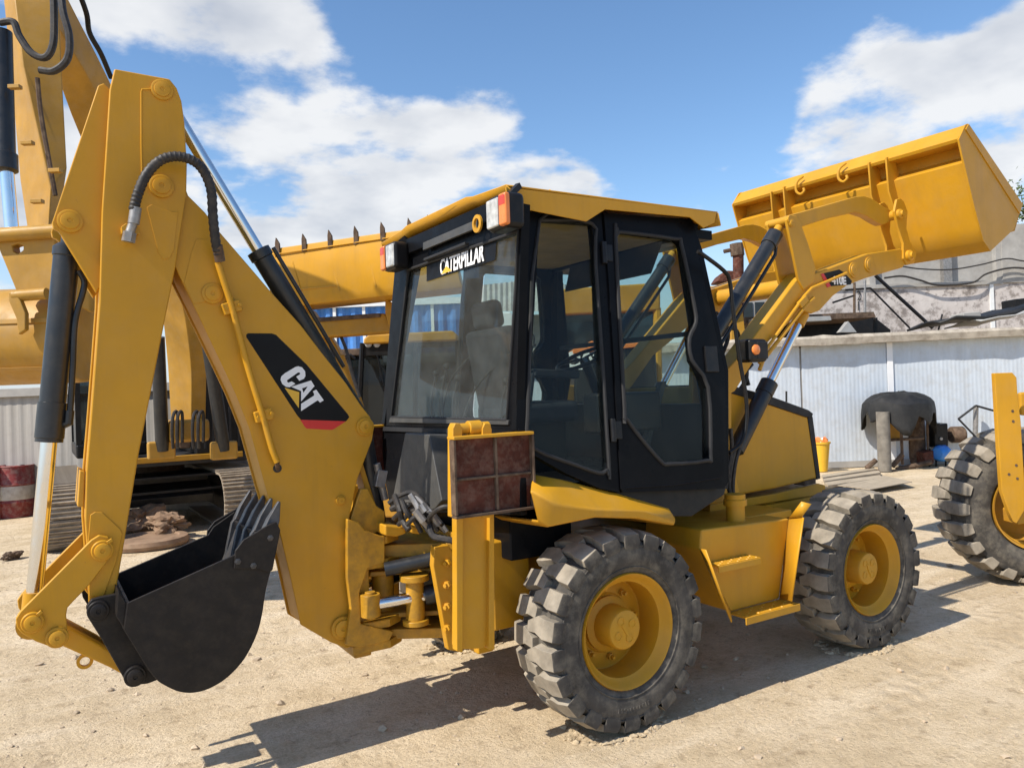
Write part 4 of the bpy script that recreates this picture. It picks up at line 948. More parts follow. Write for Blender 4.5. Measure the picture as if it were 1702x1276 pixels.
for s in (1, -1):
    yy = YA*s
    arm = MB().prism([Vector((p.x, yy, p.z)) for p in shrink(ap, .0)], (0, .15*s, 0)).build('loader_arm', 'yellow', BH, bevel=.010)
    for off in (0, .15):
        MB().prism([Vector((p.x, yy+(-.012+off*1.12)*s, p.z)) for p in bel], (0, .022*s, 0)).build('bellcrank_plate', 'yellow', arm, bevel=.005)
    MB().cyl((bel[1].x, yy-.02*s, bel[1].z-.03), (bel[1].x, yy+.19*s, bel[1].z-.03), .032).build('cross_pin', 'yellow', arm)
    boss('pin', Vector((bel[1].x+.01, yy-.013*s, bel[1].z-.055)), .03, .012, 'yellow', arm, (0, -s, 0))
    MB().prism([Vector((p.x, yy+.045*s, p.z)) for p in tl], (0, .07*s, 0)).build('tilt_link', 'yellow', BH, bevel=.007)
    for off in (-.015, .13):
        MB().prism([Vector((p.x, yy+off*s, p.z)) for p in bk], (0, .022*s, 0)).build('bucket_bracket', 'yellow', BH, bevel=.005)
    for a, b, r in ((1494, 356, .04), (1510, 425, .045)):
        p = PY(a, b, YA-.016); MB().lathe([(r, -.16), (r, .02), (r*.6, .03), (r*.6, .045), (0, .045)], Vector((p.x, p.y*s, p.z)), (0, -s, 0), 20).build('bucket_pin', 'yellow', arm)
    for a, b in ((1419, 449), (1445, 440)):
        p = PY(a, b, YA-.001); boss('pin', Vector((p.x, p.y*s, p.z)), .062, .014, 'yellow', arm, (0, -s, 0))
    MB().prism([Vector((p.x, (YA-.001)*s, p.z)) for p in trace(py_(YA), [(1407, 455), (1418, 470), (1420, 478), (1340, 512), (1352, 520), (1412, 478), (1424, 470), (1418, 462)])], (0, -.006*s, 0)).bm.free()
    # lift cylinder
    a, b = PY(1221, 752, YA+.10), PY(1335, 522, YA+.07); d = (b-a); Ln = d.length; d = d/Ln; t = (PY(1279, 636, YA+.085)-a).dot(d)
    a2, d2 = Vector((a.x, a.y*s, a.z)), Vector((d.x, d.y*s, d.z))
    lc = MB().lathe([(.04, 0), (.058, .02), (.058, t-.10), (.064, t-.098), (.064, t), (.03, t+.002)], a2, d2, 32).build('lift_cylinder', 'cyl_black', BH)
    MB().cyl(a2+d2*(t-.05), a2+d2*(Ln-.06), .034).build('cylinder_rod', 'chrome', lc)
    MB().cyl(a2+d2*(Ln-.10), a2+d2*Ln, .045).build('rod_eye', 'yellow', lc)
    # tilt cylinder
    a, b = PY(1185, 560, YA+.085), PY(1299, 372, YA+.085); d = (b-a); Ln = d.length; d = d/Ln; t = (PY(1289, 390, YA+.085)-a).dot(d)
    a2, d2 = Vector((a.x, a.y*s, a.z)), Vector((d.x, d.y*s, d.z))
    tcy = MB().lathe([(.04, -.25), (.050, -.24), (.050, t-.12), (.058, t-.118), (.058, t), (.03, t+.002)], a2, d2, 32).build('tilt_cylinder', 'cyl_black', BH)
    MB().cyl(a2+d2*(t-.03), a2+d2*Ln, .032).build('cylinder_rod', 'yellow', tcy)
    o_ = Vector((.05, 0, -.045)); MB().tube([a2+d2*(t-.06)+o_*.9, a2+d2*(t-.12)+o_*1.4, a2+d2*(t-.5)+o_*1.4, a2+o_*1.3], .013, 8, smooth=False).build('cylinder_pipe', 'cyl_black', tcy)
    # yellow oil pipes on the arm
    for k, (path, dz) in enumerate(((((1407, 454), (1349, 479), (1337, 492), (1268, 588), (1262, 604)), 0), (((1400, 462), (1352, 485), (1339, 497), (1268, 588), (1262, 604)), .045))):
        pp = [PY(a, b, YA-.03) for a, b in path]
        if k: pp = pp[1:]
        MB().tube([Vector((p.x, p.y*s, p.z-dz)) for p in pp], .0115 if k == 0 else .014, 10, smooth=False).build('oil_pipe', 'yellow', arm)
    p = PY(1334, 497, YA-.03); MB().box(Vector((p.x, p.y*s, p.z-.02)), (.10, .03, .05), Matrix.Rotation(-.6, 3, 'Y')).build('pipe_clamp', 'yellow', arm, bevel=.005)
    # tower plate that carries the arm
    tw = trace(py_(YA+.02), [(1176, 590), (1206, 600), (1216, 640), (1216, 760), (1232, 830), (1170, 840)])
    MB().prism([Vector((p.x, p.y*s, p.z)) for p in tw], (0, .04*s, 0)).prism([Vector((p.x, (p.y+.13)*s, p.z)) for p in tw], (0, .04*s, 0)).build('loader_tower', 'yellow', BH, bevel=.006)
MB().cyl((ap[12].x, -.5, ap[12].z+.12), (ap[12].x, .5, ap[12].z+.12), .07).build('cross_tube', 'yellow', BH)
# model panel on the arm
dp = trace(py_(YA-.0015), [(1366, 455), (1395, 448), (1403, 453), (1416, 467), (1414, 473), (1378, 476)])
MB().prism(dp, (0, -.001, 0)).build('model_panel', 'decal_black', BH, smooth=0)
MB().prism(trace(py_(YA-.0026), [(1364, 455.5), (1369, 454.5), (1381, 475.5), (1375, 478)]), (0, -.001, 0)).build('model_panel_band', 'decal_red', BH, smooth=0)
p0, p1 = PY(1381, 468, YA-.004), PY(1408, 461, YA-.004)
lettering('lettering', '410E', .058, (p0+p1)/2+Vector((0, 0, -.012)), Vector((1, 0, .02)), (.15, 0, 1), 'white', BH, .003, 1.05)

BYR, BYL = -1.10, 1.17
tipz = trace(py_(BYR), [(1607, 206), (1697, 340), (1684, 381), (1645, 418), (1633, 401), (1618, 345), (1599, 264), (1592, 232), (1603, 208)])
prof = trace(py_(BYR), [(1608, 207), (1616, 236), (1616, 258), (1602, 270), (1610, 305), (1619, 345), (1626, 376), (1634, 402), (1645, 418), (1665, 400), (1684, 381), (1697, 341)])
i1 = strip(prof, .014); cc_ = sum(prof, Vector())/len(prof)
if (i1[5]-cc_).length > (prof[5]-cc_).length: i1 = strip(prof, -.014)
lb = MB().prism(prof+i1[::-1], (0, BYL-BYR, 0)).build('loader_bucket', 'yellow', BH, bevel=.003, smooth=.5)
for yy, s in ((BYR, 1), (BYL, -1)):
    MB().prism([Vector((p.x, yy-.008*s, p.z)) for p in tipz], (0, .016*s, 0)).build('end_plate', 'yellow', lb, bevel=.003)
    st_ = trace(py_(BYR), [(1600, 218), (1606, 208), (1692, 372), (1684, 380)])
    MB().prism([Vector((p.x, yy-.016*s, p.z)) for p in trace(py_(BYR), [(1607, 207), (1697, 340), (1692, 356), (1602, 216)])], (0, .008*s, 0)).build('edge_strip', 'yellow', lb, bevel=.002)
# top beam with its lip
bm_ = trace(py_(BYR), [(1606, 207), (1592, 230), (1594, 236), (1618, 240), (1618, 225)])
MB().prism(bm_, (0, BYL-BYR, 0)).build('top_beam', 'yellow', lb, bevel=.004)
# hanger plates and hooks on the back of the bucket
xb = PY(1599, 264, BYR).x
def on_beam(px, py):   # lateral position from the photograph
    return PX(px, py, xb)
for (px, py, hh) in ((1290, 330, 1), (1311, 322, 1), (1453, 283, 1.15), (1482, 275, 1.25)):
    p = on_beam(px, py); pts = [Vector((xb-.07, p.y, p.z+.06)), Vector((xb-.05, p.y, p.z-.22)), Vector((xb+.05, p.y, p.z-.26*hh-.1)), Vector((xb+.12, p.y, p.z-.1)), Vector((xb+.04, p.y, p.z+.08))]
    MB().prism(pts, (0, .016, 0)).build('hanger_plate', 'yellow', lb, bevel=.003)
for (px, py) in ((1340, 312), (1411, 291)):
    p = on_beam(px, py)+Vector((-.06, 0, 0)); MB().tube([p+Vector((.02, .0, .10)), p+Vector((-.03, .03, .05)), p+Vector((-.04, .035, -.03)), p+Vector((-.03, .0, -.07)), p+Vector((-.02, -.035, -.05)), p+Vector((-.02, -.03, -.02))], .012, 8).build('hook', 'yellow', lb)
MB().prism([Vector((p.x, BYR, p.z)) for p in trace(py_(BYR), [(1700, 336), (1687, 384), (1680, 386), (1690, 340)])], (0, BYL-BYR, 0)).build('cutting_edge', 'yellow2', lb, bevel=.003)

# mirror stays, front lamp
mp = [PY(a, b, -.90) for a, b in ((1160, 418), (1172, 426), (1203, 450), (1213, 468), (1219, 520), (1228, 590), (1240, 660), (1240, 705), (1232, 735), (1212, 752))]
MB().tube(mp, .013, 10, n=4).build('mirror_stay', 'black', BH)
mp = [PY(a, b, -.88) for a, b in ((1162, 540), (1185, 560), (1210, 612), (1214, 700), (1205, 800))]
hl = PY(1249, 583, -.86)
lamp = MB().box(hl, (.17, .13, .15)).build('front_lamp', 'black', BH, bevel=.025, seg=3)
q = PY(1257, 581, -.93); MB().lathe([(.034, 0), (.032, .012), (.02, .018), (0, .02)], Vector((q.x, hl.y-.063, q.z)), (0, -1, 0), 24, False).build('side_lens', 'orange', lamp)
MB().box(hl+Vector((.03, -.062, 0)), (.10, .012, .11)).build('lamp_bezel', 'trim', lamp, bevel=.004)
for pts in (((1222, 742), (1214, 780), (1212, 815), (1222, 840)), ((1232, 735), (1222, 770), (1218, 815), (1226, 842)), ((1214, 712), (1216, 745), (1210, 780), (1206, 812))):
    MB().tube([PY(a, b, -.72) for a, b in pts], .014, 8).build('hose', 'hose', BH)
for pts in (((1196, 560), (1214, 545), (1228, 560), (1226, 620)), ((1200, 620), (1212, 590), (1232, 600), (1244, 640)), ((1206, 690), (1214, 650), (1232, 625), (1250, 605)), ((1190, 520), (1204, 535), (1210, 560), (1200, 590)), ((1210, 700), (1222, 660), (1240, 630), (1240, 600))):
    MB().tube([PY(a, b, -.40) for a, b in pts], .015, 8).build('hose', 'hose', BH)
# rear-view mirror on the far side seen through the door glass
m_ = PS(1107, 412); ms = MB().box((.98, .25, m_.z-.02), (.03, .20, .15)).build('mirror', 'mirror', BH, bevel=.02)
MB().bar((.98, .25, m_.z-.02), (.95, .25, 2.85), .015, .015).build('mirror_arm', 'black', ms)

# ================================================================== YARD WALLS AND BUILDINGS (they run square to the view)
RH = Vector((RT.x, RT.y, 0)).normalized(); FH = Vector((-RH.y, RH.x, 0)); ZU = Vector((0, 0, 1))
CM = Matrix((RH, FH, ZU)).transposed()
def fb(mb, px0, px1, z0, z1, d, depth, dz=0.):
    """upright box whose front spans px0..px1 at distance d"""
    a, b = PD(px0, 640, d), PD(px1, 640, d); a.z = b.z = z0
    mb.prism([a, b, b+FH*depth, a+FH*depth], (0, 0, z1-z0)); return mb
def hz(px, d): return PD(px, 638, d)
def pixbox(mb, px0, py0, px1, py1, d, depth):
    pts = [PD(px0, py0, d), PD(px1, py0, d), PD(px1, py1, d), PD(px0, py1, d)]
    mb.prism(pts, FH*depth); return mb
def pixpoly(mb, pts, d, depth):
    mb.prism([PD(a, b, d) for a, b in pts], FH*depth); return mb
def corrugated(name, p0, p1, z0, z1a, z1b, pitch, depth, mat, parent, out):
    """ribbed steel sheet between two ground points"""
    n = max(2, int((p1-p0).length/pitch)); rows = []
    for k in range(n*4+1):
        u = k/(n*4); o = out*(depth if k % 4 in (1, 2) else 0); p = p0.lerp(p1, u)+o
        rows.append([Vector((p.x, p.y, z0)), Vector((p.x, p.y, z1a+(z1b-z1a)*u))])
    return MB().loft(rows).build(name, mat, parent, smooth=0)

D2 = 16.3
B0 = PD(1370, 778, D2); B0.z = 0
def ws(s, out=0., z=0.): return B0+RH*s-FH*out+ZU*z
s_seam = (PD(1480, 650, D2)-B0).dot(RH)
rw = thing('boundary_wall', ws(0), 'long pale blue-grey sheet metal wall with stained concrete cap at the right', 'wall')
wt = lambda s: 2.60+.010*s
wl = MB(); wl.prism([ws(-11), ws(9), ws(9, -.25), ws(-11, -.25)], (0, 0, 2.55)); wl.build('wall_core', 'concrete', rw)
for a, b in ((-11, -7.2), (-7.16, s_seam-1.9), (s_seam-1.86, s_seam-.03), (s_seam+.03, s_seam+2.9), (s_seam+2.94, 9)):
    corrugated('wall_sheet', ws(a, .02), ws(b, .02), .12, wt(a), wt(b), .085, .002, 'panel', rw, -FH)
MB().prism([ws(s_seam-.06, .035), ws(s_seam+.06, .035), ws(s_seam+.06, .05), ws(s_seam-.06, .05)], (0, 0, wt(s_seam))).build('joint_strip', 'white', rw)
cp = MB(); rnd = random.Random(5); rows = []
for k in range(61):
    s = -11+k/3; z = wt(s)
    rows.append([ws(s, .26+rnd.uniform(-.02, .02), z-.02+rnd.uniform(-.015, .015)), ws(s, .27+rnd.uniform(-.02, .02), z+.12), ws(s, .22, z+.17+rnd.uniform(-.02, .03)), ws(s, -.3, z+.20), ws(s, -.3, z-.02)])
cp.loft(rows, closed=True).build('wall_cap', 'cap', rw, smooth=.3)
MB().prism([ws(-11, .05), ws(9, .05), ws(9, .02), ws(-11, .02)], (0, 0, .13)).build('wall_plinth', 'concrete', rw)

D3 = 13.5
L0_, L1_ = PD(-260, 850, D3), PD(420, 850, D3); L0_.z = L1_.z = -.03
lw = thing('boundary_wall', (L0_+L1_)/2, 'dusty grey sheet metal wall with pale cap behind the oil drums at the left', 'wall')
corrugated('wall_sheet', L0_, L1_, 0, 2.09, 2.13, .17, .006, 'panel_old', lw, -FH)
MB().prism([L0_+ZU*2.07-FH*.08, L1_+ZU*2.11-FH*.08, L1_+ZU*2.11+FH*.2, L0_+ZU*2.07+FH*.2], (0, 0, .15)).build('wall_cap', 'concrete', lw, bevel=.01)
MB().prism([L0_+FH*.02, L1_+FH*.02, L1_+FH*.2, L0_+FH*.2], (0, 0, 2.06)).build('wall_core', 'concrete', lw)

# concrete building above the right wall
D4 = 24.
bd_ = thing('concrete_building', PD(1500, 700, D4)*1, 'weathered grey concrete building with peeling plaster behind the right wall', 'building')
bd_.location.z = 0
def zat(py, d, px=1500): return PD(px, py, d).z
zpl = zat(474, D4, 1550)
fb(MB(), 1318, 1900, 0, zpl, D4, 3).build('plaster_wall', 'plaster', bd_)
fb(MB(), 1318, 1674, zpl, zat(385, D4, 1680), D4+.18, 3).build('upper_wall', 'concrete', bd_)
fb(MB(), 1674, 1900, zpl, zat(372, D4, 1700), D4-.05, 3).build('end_bay', 'concrete', bd_)
fb(MB(), 1318, 1674, zpl-.04, zpl+.08, D4-.06, .3).build('ledge', 'concrete', bd_)
for a, b in ((1576, 1590), (1664, 1676), (1452, 1462), (1380, 1390)): fb(MB(), a, b, zpl+.08, zat(386, D4, 1680), D4-.02, .3).build('column', 'steel' if a == 1576 else 'concrete', bd_)
fb(MB(), 1652, 1658, zat(545, D4, 1650), zpl, D4-.05, .1).build('plaster_strip', 'whitetank', bd_)
for t_, (a, b) in (('2', (1428, 492)), ('1', (1427, 509))):
    lettering('lettering', t_, .30, PD(a, b, D4-.01), RH, ZU, 'trim', bd_, 0, .7)
def cable(pts, d, r, lab):
    o = MB().tube([PD(a, b, d) for a, b in pts], r, 6).build('cable', 'hose', None); return tag(o, lab, 'cable')
cable(((1496, 442), (1530, 447), (1580, 448), (1630, 440), (1672, 430), (1702, 434), (1760, 440)), D4-.25, .022, 'thin dark upper cable sagging across the concrete building')
cable(((1470, 462), (1500, 459), (1530, 466), (1560, 474), (1615, 470), (1640, 455), (1685, 445), (1740, 452)), D4-.20, .03, 'thick grey lower cable lying along the concrete building ledge')
# stair rails in front of the building
rl = thing('stair_railing', PD(1480, 640, 22.5), 'dark steel stair railing sloping down in front of peeling plaster', 'railing'); rl.location.z = 0
def bars(lst, d, r, mat, par, name):
    for (a, b), (c_, e_) in lst: MB().tube([PD(a, b, d), PD(c_, e_, d)], r, 6, smooth=False).build(name, mat, par)
bars([((1455, 458), (1550, 545)), ], 22.5, .055, 'black', rl, 'stringer')
bars([((1447, 479), (1512, 545)), ((1405, 482), (1447, 479)), ((1384, 503), (1420, 491))], 22.5, .03, 'black', rl, 'rail')
bars([((1420, 470), (1420, 640))], 22.5, .04, 'rustdark', rl, 'post'); bars([((1437, 466), (1439, 640))], 22.5, .04, 'steel', rl, 'post')
bars([((1566, 522), (1557, 560))], 18, .02, 'black', rl, 'rail')

# things lying behind and on the right wall
aw = thing('dark_shelter', PD(1370, 640, 19.), 'low dark lean-to roof of grey boards just above the wall cap', 'shelter'); aw.location.z = 0
fb(pixpoly(MB(), [(1240, 527), (1452, 518), (1456, 527), (1240, 537)], 18.5, 2.0), 1240, 1250, 0, .1, 18.6, .1).bm.free()
pixpoly(MB(), [(1240, 527), (1452, 518), (1456, 527), (1240, 537)], 18.5, 2.2).build('roof_board', 'rustdark', aw)
pixpoly(MB(), [(1250, 530), (1380, 525), (1382, 532), (1250, 538)], 18.2, .3).build('roof_board', 'greysheet', aw)
for i, px in enumerate((1262, 1322, 1455)): MB().tube([PD(px, 528, 18.8), PD(px, 700, 18.8)], .05, 6, smooth=False).build('post', 'black', aw)
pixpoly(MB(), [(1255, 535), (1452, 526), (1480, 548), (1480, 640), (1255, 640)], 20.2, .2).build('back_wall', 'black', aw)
pixpoly(MB(), [(1396, 552), (1410, 534), (1424, 552)], 18.0, .2).build('gable_sheet', 'greysheet', aw)
def sheets(name, pts, d, mat, lab, cat, thick=.05, depth=1.4, wav=.06):
    n = len(pts); rows = []
    for k in range(6):
        rows.append([PD(a, b, d)+FH*depth*k/5+ZU*(wav*math.sin(i*1.7+k)) for i, (a, b) in enumerate(pts)])
    o = MB().loft(rows).build(name, mat, None, smooth=1.); s_ = o.modifiers.new('sheet', 'SOLIDIFY'); s_.thickness = thick; return tag(o, lab, cat)
sheets('felt_sheet', ((1562, 535), (1590, 529), (1640, 524), (1690, 513), (1720, 506)), 16.6, 'tarp', 'rumpled grey roofing felt lying on the wall cap at far right', 'sheet')
sheets('pale_sheet', ((1630, 532), (1660, 530), (1690, 521), (1725, 508)), 16.45, 'greysheet', 'pale curled sheet lying over the wall cap at the right edge', 'sheet', .03)
o = pixpoly(MB(), [(1601, 520), (1630, 517), (1632, 528), (1602, 530)], 16.9, .5).build('rubble_block', 'concrete', None, bevel=.02); tag(o, 'small broken concrete block on the wall beside the roofing felt', 'rubble')
o = pixpoly(MB(), [(1687, 497), (1730, 493), (1730, 512), (1688, 510)], 17.2, .5).build('dark_box', 'black', None, bevel=.02); tag(o, 'small dark box standing on the wall cap at the right edge', 'box')
# tree beyond the building
trr = thing('leafy_tree', PD(1740, 640, 34), 'bare-edged green tree top beyond the right end of the loader bucket', 'tree'); trr.location.z = 0
MB().lathe([(.22, 0), (.14, 5), (.05, 8)], trr.location, (0, 0, 1), 10).build('trunk', 'bark', trr)
lf = MB(); rnd = random.Random(4)
for i in range(2600):
    c = PD(1745, 345, 34)+Vector((rnd.gauss(0, .75), rnd.gauss(0, .75), rnd.gauss(0, .65))); u = Vector((rnd.gauss(0, 1), rnd.gauss(0, 1), rnd.gauss(0, 1))).normalized(); w = u.orthogonal().normalized()*.07
    a_ = [lf.bm.verts.new(c+u*.10), lf.bm.verts.new(c+w), lf.bm.verts.new(c-u*.10), lf.bm.verts.new(c-w)]; lf.face(a_)
lf.build('crown', 'leaf', trr, smooth=0)
cr_ = MB()
for i in range(9): cr_.tube([trr.location+ZU*4.5, PD(1745, 345, 34)+Vector((rnd.gauss(0, .6), rnd.gauss(0, .6), rnd.gauss(0, .5)))], .03, 5, smooth=False)
cr_.build('branch', 'bark', trr)

# blue shed, grey roofed shed, white tank seen between and through the machines
D5 = 27.
bs = thing('blue_shed', PD(640, 660, D5), 'blue and white corrugated steel shed behind the rear loaders', 'shed'); bs.location.z = 0
a, b = PD(480, 640, D5), PD(772, 640, D5); a.z = b.z = 0
corrugated('shed_wall', a, b, 0, zat(506, D5, 640), zat(504, D5, 640), .42, .09, 'blue', bs, -FH)
fb(MB(), 480, 772, zat(509, D5, 640), zat(499, D5, 640), D5-.2, 4).build('shed_roof', 'whitetank', bs)
for px in (557, 606, 668, 720): fb(MB(), px, px+5, 0, zat(509, D5, 640), D5-.12, .1).build('white_post', 'whitetank', bs)
fb(MB(), 480, 772, 0, zat(600, D5, 640), D5-.3, .2).build('shed_base', 'greysheet', bs)
gs = thing('grey_shed', PD(830, 660, 30), 'open shed with pale ribbed gable roof behind the cab', 'shed'); gs.location.z = 0
n = 26; rows = []
for k in range(n*2+1):
    px = 778+(1010-778)*k/(n*2); rows.append([PD(px, 517, 30)+FH*(.12*(k % 2)), PD(px, 466+(abs(px-872)*.10), 31.5)+FH*(.12*(k % 2))])
MB().loft(rows).build('ribbed_roof', 'greysheet', gs, smooth=0)
fb(MB(), 786, 1000, 0, zat(519, 30.5, 870), 31.6, .2).build('shed_wall', 'concrete', gs)
for px in (790, 880, 960): fb(MB(), px, px+5, 0, zat(517, 30, 870), 30.1, .2).build('post', 'steel', gs)
wtk = MB(); pts = [(805, 552), (805, 531), (811, 521), (818, 518), (848, 518), (853, 524), (853, 552)]
pixpoly(wtk, pts, 21, 1.0); o = wtk.build('white_tank', 'whitetank', None, bevel=.06, seg=3); tag(o, 'white plastic water tank seen through the dusty rear window', 'tank')
MB().prism([PD(800, 552, 20.8), PD(858, 552, 20.8), PD(858, 552, 20.8)+FH*1.3, PD(800, 552, 20.8)+FH*1.3], ZU*-.12).build('tank_shelf', 'steel', o)
tw_ = MB()
for px in (803, 855):
    q_ = PD(px, 552, 20.9); tw_.prism([q_, q_+RH*.1, q_+RH*.1+FH*.1, q_+FH*.1], (0, 0, -q_.z+.0))
tw_.build('shelf_leg', 'steel', o)
# rusty stack and yellow boom behind the loader arms
rs = thing('rusty_stack', PD(1228, 640, 19), 'rusty exhaust stack with dark cap behind the lifted loader arms', 'stack'); rs.location.z = 0
MB().tube([PD(1228, 660, 19), PD(1227, 420, 19)], .13, 12, smooth=False).build('pipe', 'rust', rs)
MB().tube([PD(1226, 425, 19), PD(1224, 405, 19)], .17, 10, smooth=False).tube([PD(1203, 418, 19), PD(1232, 412, 19)], .05, 6, smooth=False).build('cap', 'rustdark', rs)
pixpoly(MB(), [(1188, 470), (1196, 458), (1208, 449), (1222, 450), (1224, 470)], 19, .5).build('engine_cover', 'rust', rs, bevel=.05)
yb_ = thing('yellow_boom', PD(1250, 640, 18), 'dusty yellow excavator boom with white script behind the tilt cylinder', 'excavator boom'); yb_.location.z = 0
pixpoly(MB(), [(1170, 478), (1262, 462), (1312, 455), (1330, 458), (1330, 490), (1300, 486), (1255, 495), (1180, 520)], 18, .55).build('boom_arm', 'yellow2', yb_, bevel=.03)
for i, (a, b, c_) in enumerate(((1276, 466, 24), (1278, 473, 30), (1274, 459, 20))):
    for k in range(c_//6):
        rr_ = random.Random(i*9+k); x_ = a+k*6; pixpoly(MB(), [(x_, b+rr_.uniform(-1, 1)), (x_+2.2, b-3), (x_+4.5, b+rr_.uniform(-2, 1)), (x_+2, b+2.2)], 17.99, .005).build('script_stroke', 'white', yb_, smooth=0)
pixpoly(MB(), [(1215, 500), (1232, 495), (1250, 640), (1215, 640)], 18.2, .4).build('boom_foot', 'yellow2', yb_, bevel=.02)
gb = thing('glazed_block', PD(1265, 640, 20.), 'low grey block with a row of dark windows behind the loader arms', 'building'); gb.location.z = 0
fb(MB(), 1170, 1322, 0, zat(488, 21, 1265), 21, 2).build('block_wall', 'greysheet', gb)
for k in range(6): fb(MB(), 1180+k*20, 1196+k*20, zat(528, 21, 1265), zat(502, 21, 1265), 20.97, .05).build('window', 'glass_dark', gb)

# ================================================================== SMALL THINGS BY THE RIGHT WALL
sp_ = PZ(1468, 783)
st_ = thing('pipe_stand', sp_, 'rusty pipe stand draped with a black tarpaulin against the pale wall', 'stand')
dS = (sp_-CAM).dot(FW); k_ = dS/FOC
def S(px, py, f=0.): return PD(px, py, dS+f)
def vpipe(px, y0, y1, f, r, name, mat, par):
    a, b = S(px, y0, f), S(px, y1, f); b = Vector((a.x, a.y, b.z)); return MB().lathe([(r, 0), (r, (a-b).length), (r*.8, (a-b).length), (r*.8, .02)], b, (0, 0, 1), 20, False).build(name, mat, par)
p1_ = vpipe(1467, 684, 783, 0, .125, 'pipe', 'old_pipe', st_)
vpipe(1522, 690, 768, .9, .165, 'pipe', 'rustdark', st_)
pixpoly(MB(), [(1480, 683), (1493, 680), (1497, 730), (1478, 731)], dS+.5, .3).build('yellow_box', 'yellow2', st_, bevel=.02)
for a, b, c_, e_, f, r in ((1497, 688, 1500, 772, .3, .03), (1541, 685, 1543, 770, .6, .025), (1478, 731, 1535, 728, .4, .03), (1440, 778, 1456, 764, .1, .05), (1483, 775, 1500, 755, .2, .05), (1438, 782, 1490, 786, 0, .05), (1490, 780, 1548, 768, .3, .05)):
    MB().tube([S(a, b, f), S(c_, e_, f)], r, 8, smooth=False).build('frame_bar', 'rustdark', st_)
tp_ = MB(); rnd = random.Random(8)
cx = S(1494, 690, .45); nA, nR = 40, 9; rows = []
for j in range(nR):
    t_ = j/(nR-1); row = []
    for i in range(nA):
        th = 2*math.pi*i/nA; fold = math.sin(th*3+.8)*.5+math.sin(th*7+2)*.4+math.sin(th*11+1)*.2
        rr = .66*math.sin(min(1, t_*1.35)*math.pi/2)*(1+.09*fold*t_)
        z = .42*math.cos(min(1, t_*1.15)*math.pi/2)**.8-max(0, t_-.60)*(.42+.80*fold)+.06*mnoise.noise(Vector((math.cos(th)*2.5, math.sin(th)*2.5, t_*4)))-.02
        row.append(cx+RH*rr*math.cos(th)*1.05+FH*rr*math.sin(th)*.9+ZU*(z+.06))
    rows.append(row)
tpo = MB().loft(rows, closed=True)
o = tpo.build('tarpaulin', 'tarp', None, smooth=.35); tag(o, 'crumpled black tarpaulin draped over the pipe stand', 'tarpaulin')
s2_ = o.modifiers.new('cloth', 'SOLIDIFY'); s2_.thickness = .015

dc = dS+.5
ac = thing('air_compressor', PZ(1565, 770), 'air compressor with blue round tank and black motor by the wall', 'compressor')
tk = MB().lathe([(0, -.20), (.12, -.17), (.165, -.08), (.17, 0), (.165, .08), (.12, .17), (0, .20)], PD(1565, 753, dc), RH+FH*.6, 28, False).build('tank', 'bluetank', ac)
MB().lathe([(.176, -.01), (.178, 0), (.176, .01)], PD(1561, 753, dc), RH+FH*.6, 28, False).build('tank_band', 'black', tk)
en = MB(); pixpoly(en, [(1553, 706), (1576, 703), (1577, 742), (1554, 744)], dc+.1, .35); en.build('motor', 'black', ac, bevel=.03)
MB().lathe([(.16, -.12), (.17, -.10), (.17, .12), (.15, .14), (0, .14)], PD(1590, 722, dc+.25), RH, 24).build('motor_drum', 'rustdark', ac, bevel=.01)
MB().lathe([(.035, 0), (.03, .02), (0, .02)], PD(1564, 729, dc+.09), -FH, 16).build('pulley', 'steel', ac)
MB().lathe([(.045, -.02), (.05, 0), (.045, .02)], PD(1558, 705, dc+.1), ZU, 12).build('air_filter', 'black', ac)
pixpoly(MB(), [(1535, 752), (1552, 748), (1553, 770), (1537, 772)], dc-.05, .3).build('pump', 'rust', ac, bevel=.02)
for a, b in ((1556, 778), (1572, 775), (1545, 776)): MB().tube([PD(a, 745, dc+.1), PD(a, b, dc+.1)], .02, 6, smooth=False).build('foot', 'black', ac)
mf = thing('metal_frame', PZ(1625, 775), 'bent dark tube frame leaning against the wall behind the tyre', 'frame')
bars([((1593, 696), (1622, 674)), ((1622, 674), (1668, 687)), ((1593, 696), (1618, 722)), ((1618, 722), (1650, 760)), ((1668, 687), (1672, 760))], dS+.6, .022, 'trim', mf, 'tube'); bars([((1622, 676), (1620, 768))], dS+.7, .05, 'steel', mf, 'post')
yb2 = thing('yellow_bin', PZ(1366, 784), 'small bright yellow tapered bin beside the engine hood', 'bin')
pb = PZ(1366, 783); kk = (pb-CAM).dot(FW)/FOC
MB().lathe([(0, 0), (9*kk, 0), (14*kk, 46*kk), (15.5*kk, 46*kk), (15.5*kk, 49*kk), (13*kk, 49*kk), (8*kk, 3*kk), (0, 3*kk)], pb, (0, 0, 1), 24, False).build('bin_shell', 'decal_yellow', yb2)
o = MB().blob(pb+ZU*46*kk, 10*kk, 3, (1.1, 1.1, .9), .5, 3).build('rag_heap', 'orange', None); tag(o, 'orange crumpled rags heaped in the yellow bin', 'rags')
